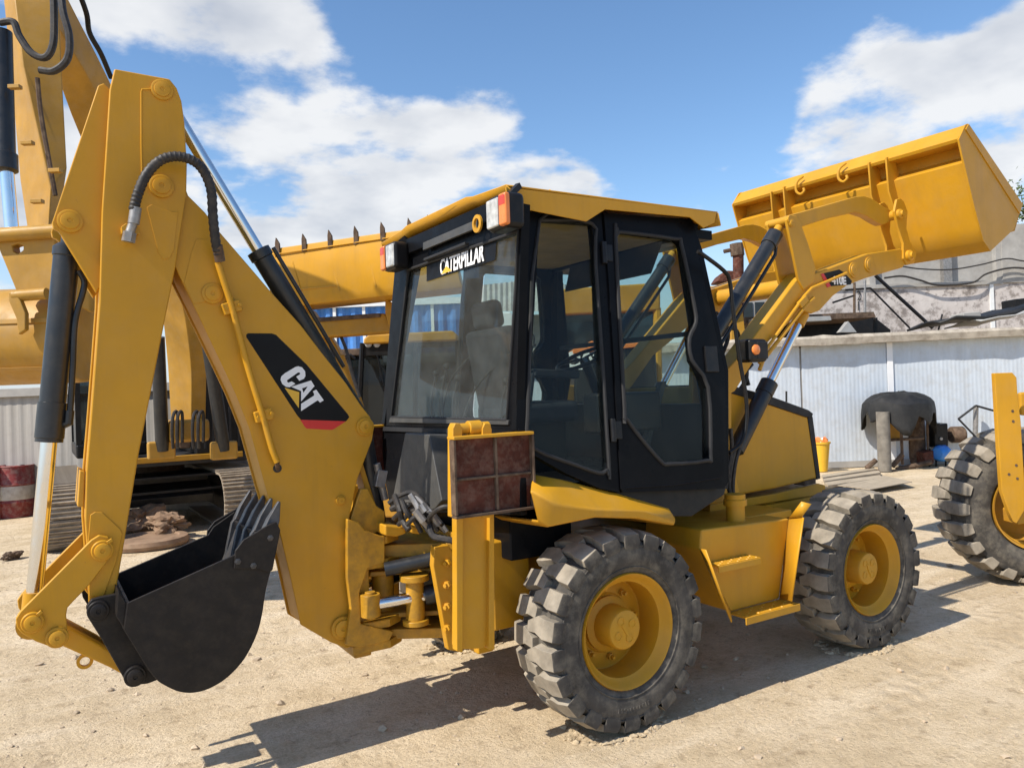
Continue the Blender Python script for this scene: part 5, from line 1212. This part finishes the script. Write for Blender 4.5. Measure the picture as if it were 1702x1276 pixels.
# boards and a plate on the ground
for i, (q4, lab) in enumerate(((((1366, 789), (1452, 776), (1456, 779), (1368, 793)), 'grey weathered board on the ground, farthest of the boards beside the hood'), (((1368, 795), (1460, 781), (1464, 785), (1370, 799)), 'grey weathered board on the ground, second of three beside the hood'), (((1370, 801), (1462, 789), (1470, 793), (1376, 806)), 'grey weathered board on the ground, nearest of three beside the hood'))):
    o = MB().prism([PZ(*q, .06) for q in q4], (0, 0, -.05)).build('board', 'wood', None, bevel=.004); tag(o, lab, 'board', 'boards lying by the wall')
o = MB().prism([PZ(1392, 806, .05), PZ(1470, 790, .05), PZ(1516, 800, .10), PZ(1446, 813, .08)], (0, 0, -.012)).build('steel_plate', 'wood', None); tag(o, 'flat pale steel plate with lifted corner lying on the dirt', 'plate')

# ================================================================== WHEEL LOADER AT THE RIGHT EDGE
wc = PZ(1672, 962); kd = (wc-CAM).dot(FW)/FOC
WR = .70
rl_ = thing('wheel_loader', wc, 'yellow wheel loader with huge worn tyre cut off by the right edge', 'wheel loader')
wax = Vector((-.60, -.80, 0)).normalized()
cW = PD(1697, 838, (wc-CAM).dot(FW)+.02); cW.z = WR-.02
inn = cW-wax*.28
rim = MB().lathe([(.25, .2), (.30, .24), (.335, .30), (.345, .50), (.36, .54), (.375, .545), (.375, .50), (.33, .46), (.32, .10), (.36, .06), (.36, .02)], inn, wax, 48, False).lathe([(.31, .22), (.16, .28), (.14, .40), (0, .42)], inn, wax, 40, False).build('wheel', 'yellow2', rl_)
tyb = MB().lathe([(.37, .50), (.40, .55), (.47, .575), (.55, .565), (.61, .53), (.645, .47), (.655, .28), (.645, .09), (.61, .03), (.55, 0), (.47, -.01), (.40, .01), (.37, .06)], inn, wax, 80, False)
tyb.mi = 1; e1 = wax.cross(ZU).normalized()
def atw(th, y, r): return inn+wax*y+(e1*math.cos(th)+ZU*math.sin(th))*r
for half in (0, 1):
    for k in range(22):
        t0 = (k+.5*half)*2*math.pi/22; Yv = (lambda y: y) if half == 0 else (lambda y: .56-y)
        o_ = [(-.055, .55), (-.055, .42), (-.03, .22), (.045, .22), (.055, .42), (.055, .55)]
        rt = lambda y: WR-.03*max(0, (abs(y-.28)-.12)/.15)**2
        top = [atw(t0+s/WR, Yv(y), rt(y)) for s, y in o_]; bot = [atw(t0+s*1.15/WR, Yv(y), .635) for s, y in o_]
        A = [tyb.bm.verts.new(p) for p in top]; B = [tyb.bm.verts.new(p) for p in bot]
        tyb.face((A[0], A[1], A[4], A[5])); tyb.face((A[1], A[2], A[3], A[4]))
        for i in range(5): tyb.face((A[i], A[i+1], B[i+1], B[i]))
        dv = [tyb.bm.verts.new(atw(t0+s/WR, Yv(.57), .585)) for s in (-.055, .055)]
        tyb.face((A[0], A[5], dv[1], dv[0])); tyb.face((A[0], dv[0], B[0])); tyb.face((A[5], B[5], dv[1]))
bmesh.ops.recalc_face_normals(tyb.bm, faces=tyb.bm.faces[:])
tyb.build('tyre', ['rubber', 'lug'], rim, bevel=.006, smooth=.5, seg=1)
dP = (wc-CAM).dot(FW)-.45
pp_ = [(1653, 620), (1683, 619), (1690, 627), (1692, 660), (1697, 700), (1703, 800), (1703, 848), (1690, 870), (1684, 866), (1676, 848), (1665, 815), (1660, 740)]
pl3 = pixpoly(MB(), pp_, dP, .05).build('edge_plate', 'yellow', rl_, bevel=.006)
for a, b in ((1683, 683), (1684, 700), (1689, 773), (1691, 795), (1677, 788)): MB().lathe([(.012, 0), (.012, .002), (0, .002)], PD(a, b, dP-.001), -FH, 10, False).build('bolt_hole', 'rustdark', pl3)
pixpoly(MB(), [(1695, 652), (1900, 645), (1900, 698), (1697, 690)], dP+.2, .05).build('fender', 'yellow', rl_, bevel=.02)
pixpoly(MB(), [(1830, 650), (2300, 640), (2300, 860), (1850, 860)], dP+.3, .9).build('body', 'yellow', rl_, bevel=.03)
pixpoly(MB(), [(1690, 850), (1704, 838), (1712, 850), (1712, 868), (1692, 872)], dP+.05, .2).build('hitch', 'yellow2', rl_, bevel=.01)

# ================================================================== OIL DRUMS AND SCRAP AT THE LEFT
def drum(px, py, kind, lab, r=.29, h=.88):
    p = PZ(px, py); t = thing('oil_drum', p, lab, 'drum', 'oil drums by the left wall')
    rib = [(.0, .012), (r-.02, .012), (r, .0), (r, .27*h), (r+.012, .29*h), (r, .31*h), (r, .62*h), (r+.012, .64*h), (r, .66*h), (r, h-.02), (r+.01, h-.01), (r, h), (r-.015, h), (r-.018, h-.02), (0, h-.02)]
    MB().lathe(rib, p, (0, 0, 1), 36, False).build('drum_shell', 'barrel_red' if kind else 'barrel_grey', t)
    if kind: MB().lathe([(r+.002, .34*h), (r+.003, .345*h), (r+.003, .60*h), (r+.002, .605*h)], p, (0, 0, 1), 36, False).build('white_band', 'barrel_white', t)
    q = p+Vector((.1, .05, h-.02)); MB().lathe([(.035, 0), (.035, .02), (0, .022)], q, (0, 0, 1), 12, False).build('bung', 'steel', t)
    return t
drum(27, 857, 1, 'dented red oil drum with a pale band by the left wall')
drum(-22, 862, 1, 'dark red oil drum cut off by the left edge')
drum(98, 835, 0, 'dusty grey oil drum between the black cylinder and the tracks')
rnd = random.Random(2)
def scrap(px, py, r, lab, mat='rock', sq=(1.3, .8, .55), seed=1, nm='rock', cat='rock', z=.0):
    p = PZ(px, py); o = MB().blob(p+ZU*(r*sq[2]*.7+z), r, 4, sq, .5, seed, Matrix.Rotation(seed*1.3, 3, 'Z')).build(nm, mat, None, smooth=.12); return tag(o, lab, cat)
scrap(20, 928, .085, 'small dark stone alone on the dirt at the far left', 'rustdark', seed=3)
scrap(232, 890, .24, 'rusty caked lump of scrap iron left of the other lump', 'rock', (1.2, .9, .7), 5, 'scrap_iron', 'scrap', .12)
scrap(278, 893, .22, 'rusty pale lump of scrap iron behind the black digging bucket', 'rock', (1.4, .8, .6), 9, 'scrap_iron', 'scrap', .10)
o = MB().prism([PZ(a, b)+ZU*.16 for a, b in ((205, 882), (238, 870), (268, 876), (262, 884), (230, 892))], (0, 0, .10)).build('scrap_plate', 'rustdark', None, bevel=.01); tag(o, 'flat rusty iron plate resting on the scrap heap', 'scrap')
o = MB().lathe([(0, 0), (.50, 0), (.52, .05), (.50, .10), (.40, .11), (.38, .09), (0, .09)], PZ(245, 905), (0, 0, 1), 40, False).build('iron_ring', 'rock', None); tag(o, 'rusty round iron ring lying flat under the scrap lumps', 'scrap')
# two track links near the drum
# ================================================================== EXCAVATOR AT THE LEFT
tl_, tr_ = PZ(112, 918), PZ(398, 886)
ex = thing('excavator', (PZ(112, 918)+PZ(398, 886))/2+Vector((0, 1.6, 0)), 'big yellow crawler excavator at the left with boom rising out of view', 'excavator')
trk_y0 = tl_.y; RL, TWd, TL = .39, .56, 3.3
sm = MB(); sm.box((0, 0, 0), (TWd, .165, .03))
for yy in (-.06, 0, .06): sm.box((0, yy, .03), (TWd, .018, .035))
for xx in (-.12, .12): sm.box((xx, .02, .018), (.07, .05, .008))
shoe0 = None
per = 2*TL+2*math.pi*RL; ns = int(per/.172)
for X in (tl_.x, tr_.x+.12):
    MB().box((X, trk_y0+RL+TL/2, RL+.02), (TWd*.5, TL, .36)).build('track_frame', 'water', ex)
    for yy in (trk_y0+RL, trk_y0+RL+TL): MB().lathe([(0, -.16), (.30, -.14), (.33, 0), (.30, .14), (0, .16)], (X, yy, RL+.02), (1, 0, 0), 24).build('idler', 'rustdark', ex)
    for k in range(ns):
        s = k*per/ns
        if s < TL: pos = (trk_y0+RL+s, RL*2+.0); ang = 0
        elif s < TL+math.pi*RL: a = (s-TL)/RL; pos = (trk_y0+RL+TL+RL*math.sin(a), RL+RL*math.cos(a)); ang = -a
        elif s < 2*TL+math.pi*RL: u = s-TL-math.pi*RL; pos = (trk_y0+RL+TL-u, 0); ang = math.pi
        else: a = (s-2*TL-math.pi*RL)/RL; pos = (trk_y0+RL-RL*math.sin(a), RL-RL*math.cos(a)); ang = math.pi-a
        if shoe0 is None: shoe0 = sm.build('track_shoe', 'shoe', None, smooth=0); o = shoe0
        else: o = shoe0.copy(); COL.objects.link(o)
        o.matrix_world = Matrix.Translation((X, pos[0], pos[1]+.03)) @ Matrix.Rotation(ang, 4, 'X')
        mw = o.matrix_world.copy(); o.parent = ex; o.matrix_parent_inverse = Matrix.Translation(-ex.location); o.matrix_basis = mw
xa, xb_ = tl_.x+TWd/2, tr_.x+.12-TWd/2; y0 = trk_y0
MB().box(((xa+xb_)/2, y0+1.9, .55), (xb_-xa, 1.5, .42)).build('undercarriage', 'water', ex, bevel=.03)
MB().prism([(xa, y0+.75, .50), (xb_, y0+.75, .50), (xb_, y0+1.3, .74), (xa, y0+1.3, .74)], (0, .05, -.12)).build('blade_arm', 'water', ex, bevel=.01)
MB().box(((xa+xb_)/2, y0+1.0, .80), (xb_-xa, .9, .03)).box(((xa+xb_)/2+.1, y0+.55, .60), (xb_-xa+.2, .06, .03)).build('guard_plate', 'black', ex)
MB().lathe([(.65, 0), (.65, .2)], ((xa+xb_)/2, y0+2.2, .75), (0, 0, 1), 32).build('slew_ring', 'rustdark', ex)
xc = (xa+xb_)/2
MB().box((xc+.35, y0+2.4, 1.03), (1.9, 3.6, .14)).build('platform', 'water', ex, bevel=.02)
MB().box((xc+.38, y0+.60, 1.06), (1.7, .05, .08)).build('platform_edge', 'yellow2', ex, bevel=.01)
MB().box((xc+1.0, y0+1.6, 1.70), (.85, 2.0, 1.2)).build('engine_side', 'black', ex, bevel=.02)
for k in range(6): MB().box((xc+.70+k*.12, y0+.592, 1.48), (.03, .02, .60)).build('grille_bar', 'trim', ex)
MB().box((xc-.45, y0+2.2, 1.85), (.9, 1.5, 1.5)).build('cab', 'glass_dark', ex, bevel=.03)
for x_, y_ in ((-.88, 1.46), (-.02, 1.46), (-.88, 2.94), (-.02, 2.94)): MB().box((xc+x_, y0+y_, 1.85), (.07, .07, 1.42)).build('cab_post', 'black', ex)
MB().box((xc-.45, y0+2.2, 1.20), (.94, 1.6, .2)).build('cab_base', 'black', ex, bevel=.03)
MB().box((xc-.45, y0+2.2, 2.64), (.96, 1.6, .08)).build('cab_roof', 'black', ex, bevel=.03)
for k, (x_, z_) in enumerate(((-.32, 1.25), (-.25, 1.5), (.45, 1.3))): MB().box((xc+x_, y0+.9, z_), (.16, .3, .22)).build('valve_block', 'rustdark', ex, bevel=.02)
# boom: four corner lines from the foot up and out of view
E1 = [(342, 700), (342, 590), (322, 455), (255, 295), (180, 130), (114, 0), (60, -110)]
E2 = [(318, 700), (316, 590), (292, 462), (222, 300), (157, 149), (98, 47), (45, -60)]
E3 = [(284, 700), (276, 580), (258, 470), (196, 345), (133, 227), (75, 75), (20, -30)]
dB_ = [10.4, 10.2, 9.7, 9.0, 8.2, 7.6, 7.1]; rows = []
for a, b, c_, d in zip(E1, E2, E3, dB_):
    A, B, C_ = PD(*a, d+.10), PD(*b, d-.05), PD(*c_, d+.12); rows.append([A, B, C_, A+C_-B+FH*.12])
lat = RH
cols = [catmull([r[k] for r in rows], 4) for k in range(4)]; rows = [list(q) for q in zip(*cols)]
bmo = MB().loft(rows, closed=True)
bmesh.ops.recalc_face_normals(bmo.bm, faces=bmo.bm.faces[:]); bmo = bmo.build('boom', 'pale_yellow', ex, bevel=.012, smooth=.4)
for s in (-1, 1):
    MB().cyl(PD(270 if s < 0 else 372, 748, 10.2), PD(262 if s < 0 else 345, 560, 9.9), .085).build('boom_cylinder', 'cyl_black', ex)
    MB().box(PD(268 if s < 0 else 372, 748, 10.2), (.34, .12, .24)).build('cylinder_bracket', 'pale_yellow', ex, bevel=.03)
MB().box(PD(312, 715, 10.4), (.50, .4, .30)).build('boom_bracket', 'pale_yellow', ex, bevel=.05)
for px in (288, 296, 322, 331):
    MB().tube([PD(px, 745, 10.0), PD(px-2, 720, 9.95), PD(px-1, 695, 9.95), PD(px+3, 684, 10.0), PD(px+7, 690, 10.05), PD(px+7, 735, 10.1)], .02, 6).build('hose', 'hose', ex)
# pipes on the boom top edge
MB().tube([PD(120, -40, 7.3), PD(143, 20, 7.5), PD(149, 55, 7.6), PD(168, 90, 7.8), PD(185, 130, 8.0)], .025, 8).build('boom_pipe', 'black', bmo)
# stick
SL = [(-12, -160), (6, 0), (16, 100), (33, 300), (46, 384)]; SM = [(8, -160), (24, 0), (38, 110), (84, 315), (80, 386)]; SR = [(92, -160), (98, 0), (103, 110), (112, 280), (96, 386)]; rows = []
for a, b, c_, d in zip(SL, SM, SR, (6.7, 6.5, 6.4, 6.3, 6.25)):
    A, B, C_ = PD(*a, d+.22), PD(*b, d), PD(*c_, d+.16); rows.append([A, B, C_, A+C_-B])
mb = MB().loft(rows, closed=True); mb.face([v for v in mb.bm.verts][-4:]); mb.face([v for v in mb.bm.verts][:4])
bmesh.ops.recalc_face_normals(mb.bm, faces=mb.bm.faces[:]); stk = mb.build('stick', 'pale_yellow', ex, bevel=.012, smooth=.4)
MB().lathe([(.075, -1.), (.075, .0), (.09, .01), (.09, .14), (.07, .15)], PD(8, 255, 6.05), PD(10, 262, 6.05)-PD(4, 40, 6.15), 24).build('bucket_cylinder', 'cyl_black', stk)
MB().cyl(PD(10, 270, 6.05), PD(20, 385, 6.05), .05).build('cylinder_rod', 'chrome', stk)
for pts in (((0, 38, 6.1), (22, 37, 6.1), (32, 60, 6.1), (52, 88, 6.1), (75, 96, 6.1), (88, 75, 6.1), (90, 30, 6.1), (88, -30, 6.1)), ((66, 117, 6.05), (90, 118, 6.05), (112, 98, 6.05), (115, 60, 6.05), (104, 15, 6.05), (100, -40, 6.1))):
    MB().tube([PD(*q) for q in pts], .028, 8).build('hose', 'hose', stk)
MB().tube([PD(62, 130, 6.05), PD(68, 190, 6.05), PD(82, 270, 6.05), PD(92, 325, 6.05)], .018, 6).build('stick_pipe', 'rustdark', stk)
for a, b in ((46, 238), (62, 335), (25, 145), (92, 284)): MB().box(PD(a, b, 6.0), (.09, .05, .03), CM).build('pipe_clip', 'pale_yellow', stk, bevel=.004)
# bucket linkage and bucket
kC = 6.0
lk2 = MB().holed([[PD(a, b, kC) for a, b in ((-10, 395), (14, 385), (70, 382), (92, 388), (86, 484), (70, 492), (30, 492))], [PD(a, b, kC) for a, b in ((20, 408), (30, 405), (38, 408), (38, 416), (30, 422), (22, 418))]], FH*.10)
lk2.build('bucket_link', 'pale_yellow', ex, bevel=.01)
MB().cyl(PD(-20, 392, kC-.02), PD(96, 384, kC-.02), .055).build('link_pin', 'pale_yellow', ex)
MB().cyl(PD(24, 492, kC-.02), PD(78, 488, kC-.02), .045).build('link_pin', 'pale_yellow', ex)
pixpoly(MB(), [(14, 486), (24, 484), (34, 500), (42, 520), (42, 548), (30, 556), (27, 530), (14, 500)], kC-.06, .05).build('bucket_ear', 'pale_yellow', ex, bevel=.008)
pixpoly(MB(), [(88, 380), (150, 384), (150, 520), (110, 500), (84, 470)], kC+.15, .25).build('stick_tip', 'pale_yellow', ex, bevel=.02)
bc_ = PD(36, 562, 6.45); ang = [(.05, .42), (-.18, .36), (-.30, .26), (-.39, .12), (-.42, -.02), (-.40, -.14), (-.34, -.26), (-.22, -.35), (-.05, -.39), (.35, -.36), (.6, -.25), (.6, .40)]
pts = [bc_+FH*a+ZU*b for a, b in ang]
MB().prism([p-RH*.75 for p in pts], RH*1.28).build('bucket', 'pale_yellow', ex, bevel=.03, seg=3, smooth=.9)
for i in (3, 6): 
    a_, b_2 = pts[i], pts[i+1]; MB().prism([a_-RH*.76-FH*.012, a_-RH*.76-FH*.012+(b_2-a_)*.30, a_-RH*.76+FH*.03+(b_2-a_)*.3, a_-RH*.76+FH*.03], RH*1.30).build('wear_strip', 'pale_yellow', ex, bevel=.006)

# ================================================================== BACKHOE LOADER BEHIND, seen between boom and cab
bl2 = thing('backhoe_loader', PD(620, 760, 11.)*1, 'second yellow loader behind with raised toothed bucket, between boom and black cab', 'backhoe loader'); bl2.location.z = 0
dA, dB = 9.4, 8.5
def Q(px, py): return PD(px, py, dA+(dB-dA)*(px-440)/300)
bpts = [(436, 416), (745, 371), (745, 488), (455, 512)]
ax_ = (Q(745, 371)-Q(436, 416)); lz = Q(455, 512)-Q(436, 416)
bp2 = MB()
pf = [Q(436, 416), Q(441, 440)-FH*.03, Q(452, 500)-FH*.02, Q(456, 512)+FH*.04, Q(456, 512)+FH*.55, Q(436, 416)+FH*.02+FH*.03]
bp2.prism(pf, ax_*1.0); bk2 = bp2.build('loader_bucket', 'yellow', bl2, bevel=.012)
for i, px in enumerate((463, 507, 550, 593, 637, 682, 714, 735)):
    p = Q(px, 416-(px-436)*.1456); MB().prism([p+Vector((0, 0, -.10))-RH*.03, p+Vector((0, 0, -.10))+RH*.03, p+ZU*.05+RH*.022, p+ZU*.12+RH*.002-RH*.02, p+ZU*.05-RH*.03], FH*.05-FH*.10).build('tooth', 'rustdark', bk2, bevel=.006)
for (a, b, c_, e_) in ((488, 436, 504, 496), (550, 428, 566, 484), (612, 420, 626, 478)): MB().bar(Q(a, b)-FH*.035, Q(c_, e_)-FH*.035, .018, .02, FH).build('stiffener', 'yellow', bk2, bevel=.003)
MB().bar(Q(492, 482)-FH*.04, Q(560, 476)-FH*.04, .014, .02, FH).bar(Q(456, 424)-FH*.04, Q(650, 396)-FH*.04, .012, .02, FH).build('weld_strip', 'yellow', bk2, bevel=.003)
def poly2(pts, d, depth, name, mat, par, bevel=.01): return pixpoly(MB(), pts, d, depth).build(name, mat, par, bevel=bevel)
poly2([(522, 530), (640, 520), (652, 540), (650, 552), (520, 562), (505, 520), (515, 518)], 9.3, .25, 'cross_tube', 'yellow2', bl2, .03)
poly2([(524, 528), (632, 520), (632, 527), (528, 535)], 9.27, .1, 'dark_slot', 'rustdark', bl2)  # dark strip laid on the tube for the shade of an open slot
poly2([(498, 505), (520, 516), (560, 575), (590, 640), (620, 740), (600, 760), (572, 660), (545, 600), (510, 560)], 9.6, .18, 'loader_arm', 'yellow2', bl2, .015)
poly2([(640, 495), (655, 505), (654, 560), (648, 548), (640, 520)], 9.2, .2, 'loader_arm', 'yellow2', bl2, .015)
MB().cyl(PD(566, 590, 9.5), PD(600, 700, 9.7), .045).build('tilt_cylinder', 'yellow2', bl2)
MB().cyl(PD(572, 640, 9.45), PD(594, 702, 9.55), .02).build('cylinder_rod', 'chrome', bl2)
cb2 = MB(); dC = 11.2
poly2([(604, 563), (612, 556), (752, 549), (760, 556), (760, 566), (604, 572)], dC-.1, 1.5, 'roof', 'yellow2', bl2, .03)
poly2([(600, 572), (762, 566), (766, 735), (592, 740)], dC, 1.3, 'cab', 'glass_dark', bl2, .03)
for a, b in (((602, 570), (594, 742)), ((760, 566), (766, 740)), ((690, 570), (690, 742))): MB().tube([PD(*a, dC-.03), PD(*b, dC-.03)], .035, 6, smooth=False).build('post', 'black', bl2)
poly2([(604, 572), (690, 568), (690, 588), (604, 592)], dC-.03, .1, 'lamp_board', 'black', bl2)
for px in (613, 627): MB().lathe([(.045, 0), (.05, .03), (.04, .045), (0, .05)], PD(px, 572, dC-.02), -FH, 20).build('work_light', 'lens', bl2)
for a, b in (((627, 590), (638, 640)), ((632, 606), (650, 632))): MB().tube([PD(*a, dC-.06), PD(*b, dC-.06)], .012, 6, smooth=False).build('wiper', 'black', bl2)
poly2([(560, 735), (790, 728), (800, 860), (560, 860)], dC-.6, 2.5, 'hood', 'yellow2', bl2, .03)
for px in (560, 800):
    p = PD(px, 800, dC); p.z = .5; MB().lathe([(.3, -.2), (.45, -.18), (.52, -.1), (.52, .1), (.45, .18), (.3, .2)], p, RH, 32).build('tyre', 'rubber', bl2)
for pts in (((545, 560), (556, 600), (566, 660), (590, 700)), ((560, 545), (575, 580), (585, 620), (598, 660))): MB().tube([PD(*q, 9.4) for q in pts], .02, 6).build('hose', 'hose', bl2)

# ================================================================== YELLOW LOADER SEEN THROUGH THE CAB WINDOWS
lo3 = thing('front_loader', PD(1010, 760, 10.5), 'yellow loader with a black hood front seen through the side windows', 'loader'); lo3.location.z = 0
dL = 10.4
poly2([(926, 492), (936, 480), (1086, 470), (1098, 478), (1098, 516), (926, 524)], dL, 1.5, 'roof', 'yellow2', lo3, .03)
poly2([(930, 524), (1096, 516), (1100, 640), (934, 648)], dL+.12, 1.2, 'cab', 'glass_dark', lo3, .02)
for a, b in (((933, 515), (940, 740)), ((1092, 512), (1096, 740)), ((1010, 518), (1012, 640))): MB().tube([PD(*a, dL+.06), PD(*b, dL+.06)], .055, 8, smooth=False).build('post', 'yellow', lo3)
poly2([(955, 586), (1090, 572), (1096, 700), (955, 706)], dL-1.0, .9, 'hood', 'black', lo3, .04)
poly2([(952, 580), (1092, 566), (1094, 573), (952, 588)], dL-1.02, .95, 'hood_top', 'orange', lo3, .01)
MB().lathe([(.055, 0), (.055, .05), (.045, .10), (0, .12)], PD(984, 582, dL-.7), ZU, 16).build('beacon', 'orange', lo3)
lettering('lettering', 'CAT', .19, PD(974, 600, dL-1.01), RH, ZU, 'white', lo3, .02, 1.)
MB().prism([PD(966, 610, dL-1.014), PD(974, 603, dL-1.014), PD(982, 609, dL-1.014)], -FH*.004).build('logo_wedge', 'decal_yellow', lo3, smooth=0)
poly2([(940, 640), (1100, 640), (1110, 760), (940, 760)], dL-.9, 2., 'frame', 'yellow2', lo3, .03)
for px in (945, 1105):
    p = PD(px, 800, dL-.6); p.z = .55; MB().lathe([(.3, -.2), (.45, -.18), (.56, -.1), (.56, .1), (.45, .18), (.3, .2)], p, RH, 32).build('tyre', 'rubber', lo3)

# dark parked roller behind, filling the gap between the boom and the black cab
pk = thing('dark_loader', PD(560, 760, 13.5)*1, 'dark parked machine with black cab half hidden behind the boom and raised bucket', 'loader'); pk.location.z = 0
def poly3(pts, d, depth, name, mat, bevel=.02): return pixpoly(MB(), pts, d, depth).build(name, mat, pk, bevel=bevel)
poly3([(500, 640), (612, 632), (616, 780), (500, 790)], 13.2, 2., 'body', 'black')
poly3([(520, 590), (606, 586), (608, 640), (520, 644)], 13.4, 1.4, 'cab', 'glass_dark')
poly3([(514, 583), (612, 578), (612, 590), (514, 595)], 13.3, 1.6, 'cab_roof', 'rustdark')
for px in (521, 560, 604): MB().tube([PD(px, 588, 13.35), PD(px, 644, 13.35)], .05, 6, smooth=False).build('cab_post', 'black', pk)
poly3([(505, 655), (560, 652), (560, 668), (505, 672)], 13.1, .1, 'light_bar', 'yellow2', .01)
for px in (535, 590):
    p = PD(px, 760, 13.); p.z = .45; MB().lathe([(.25, -.18), (.42, -.16), (.47, -.1), (.47, .1), (.42, .16), (.25, .18)], p, RH, 28).build('tyre', 'rubber', pk)
for i in range(4): MB().tube([PD(548+i*10, 640, 13.1), PD(552+i*9, 610-6*i, 13.0), PD(566+i*8, 596, 13.05)], .022, 6).build('hose', 'hose', pk)
# loose stones trodden into the yard
rnd = random.Random(21); st_m = MB()
for i in range(150):
    d = rnd.uniform(2.6, 9); a = rnd.uniform(-.75, .75); p = CAM+(FH+RH*a)*d; r = rnd.uniform(.012, .030)*(1 if rnd.random() < .9 else 1.6)
    st_m.blob(Vector((p.x, p.y, gh(p.x, p.y)+r*.2)), r, 1, (rnd.uniform(.8, 1.4), 1, rnd.uniform(.5, .8)), .5, i)
tag(st_m.build('stones', 'pebble', smooth=.3), kind='stuff')
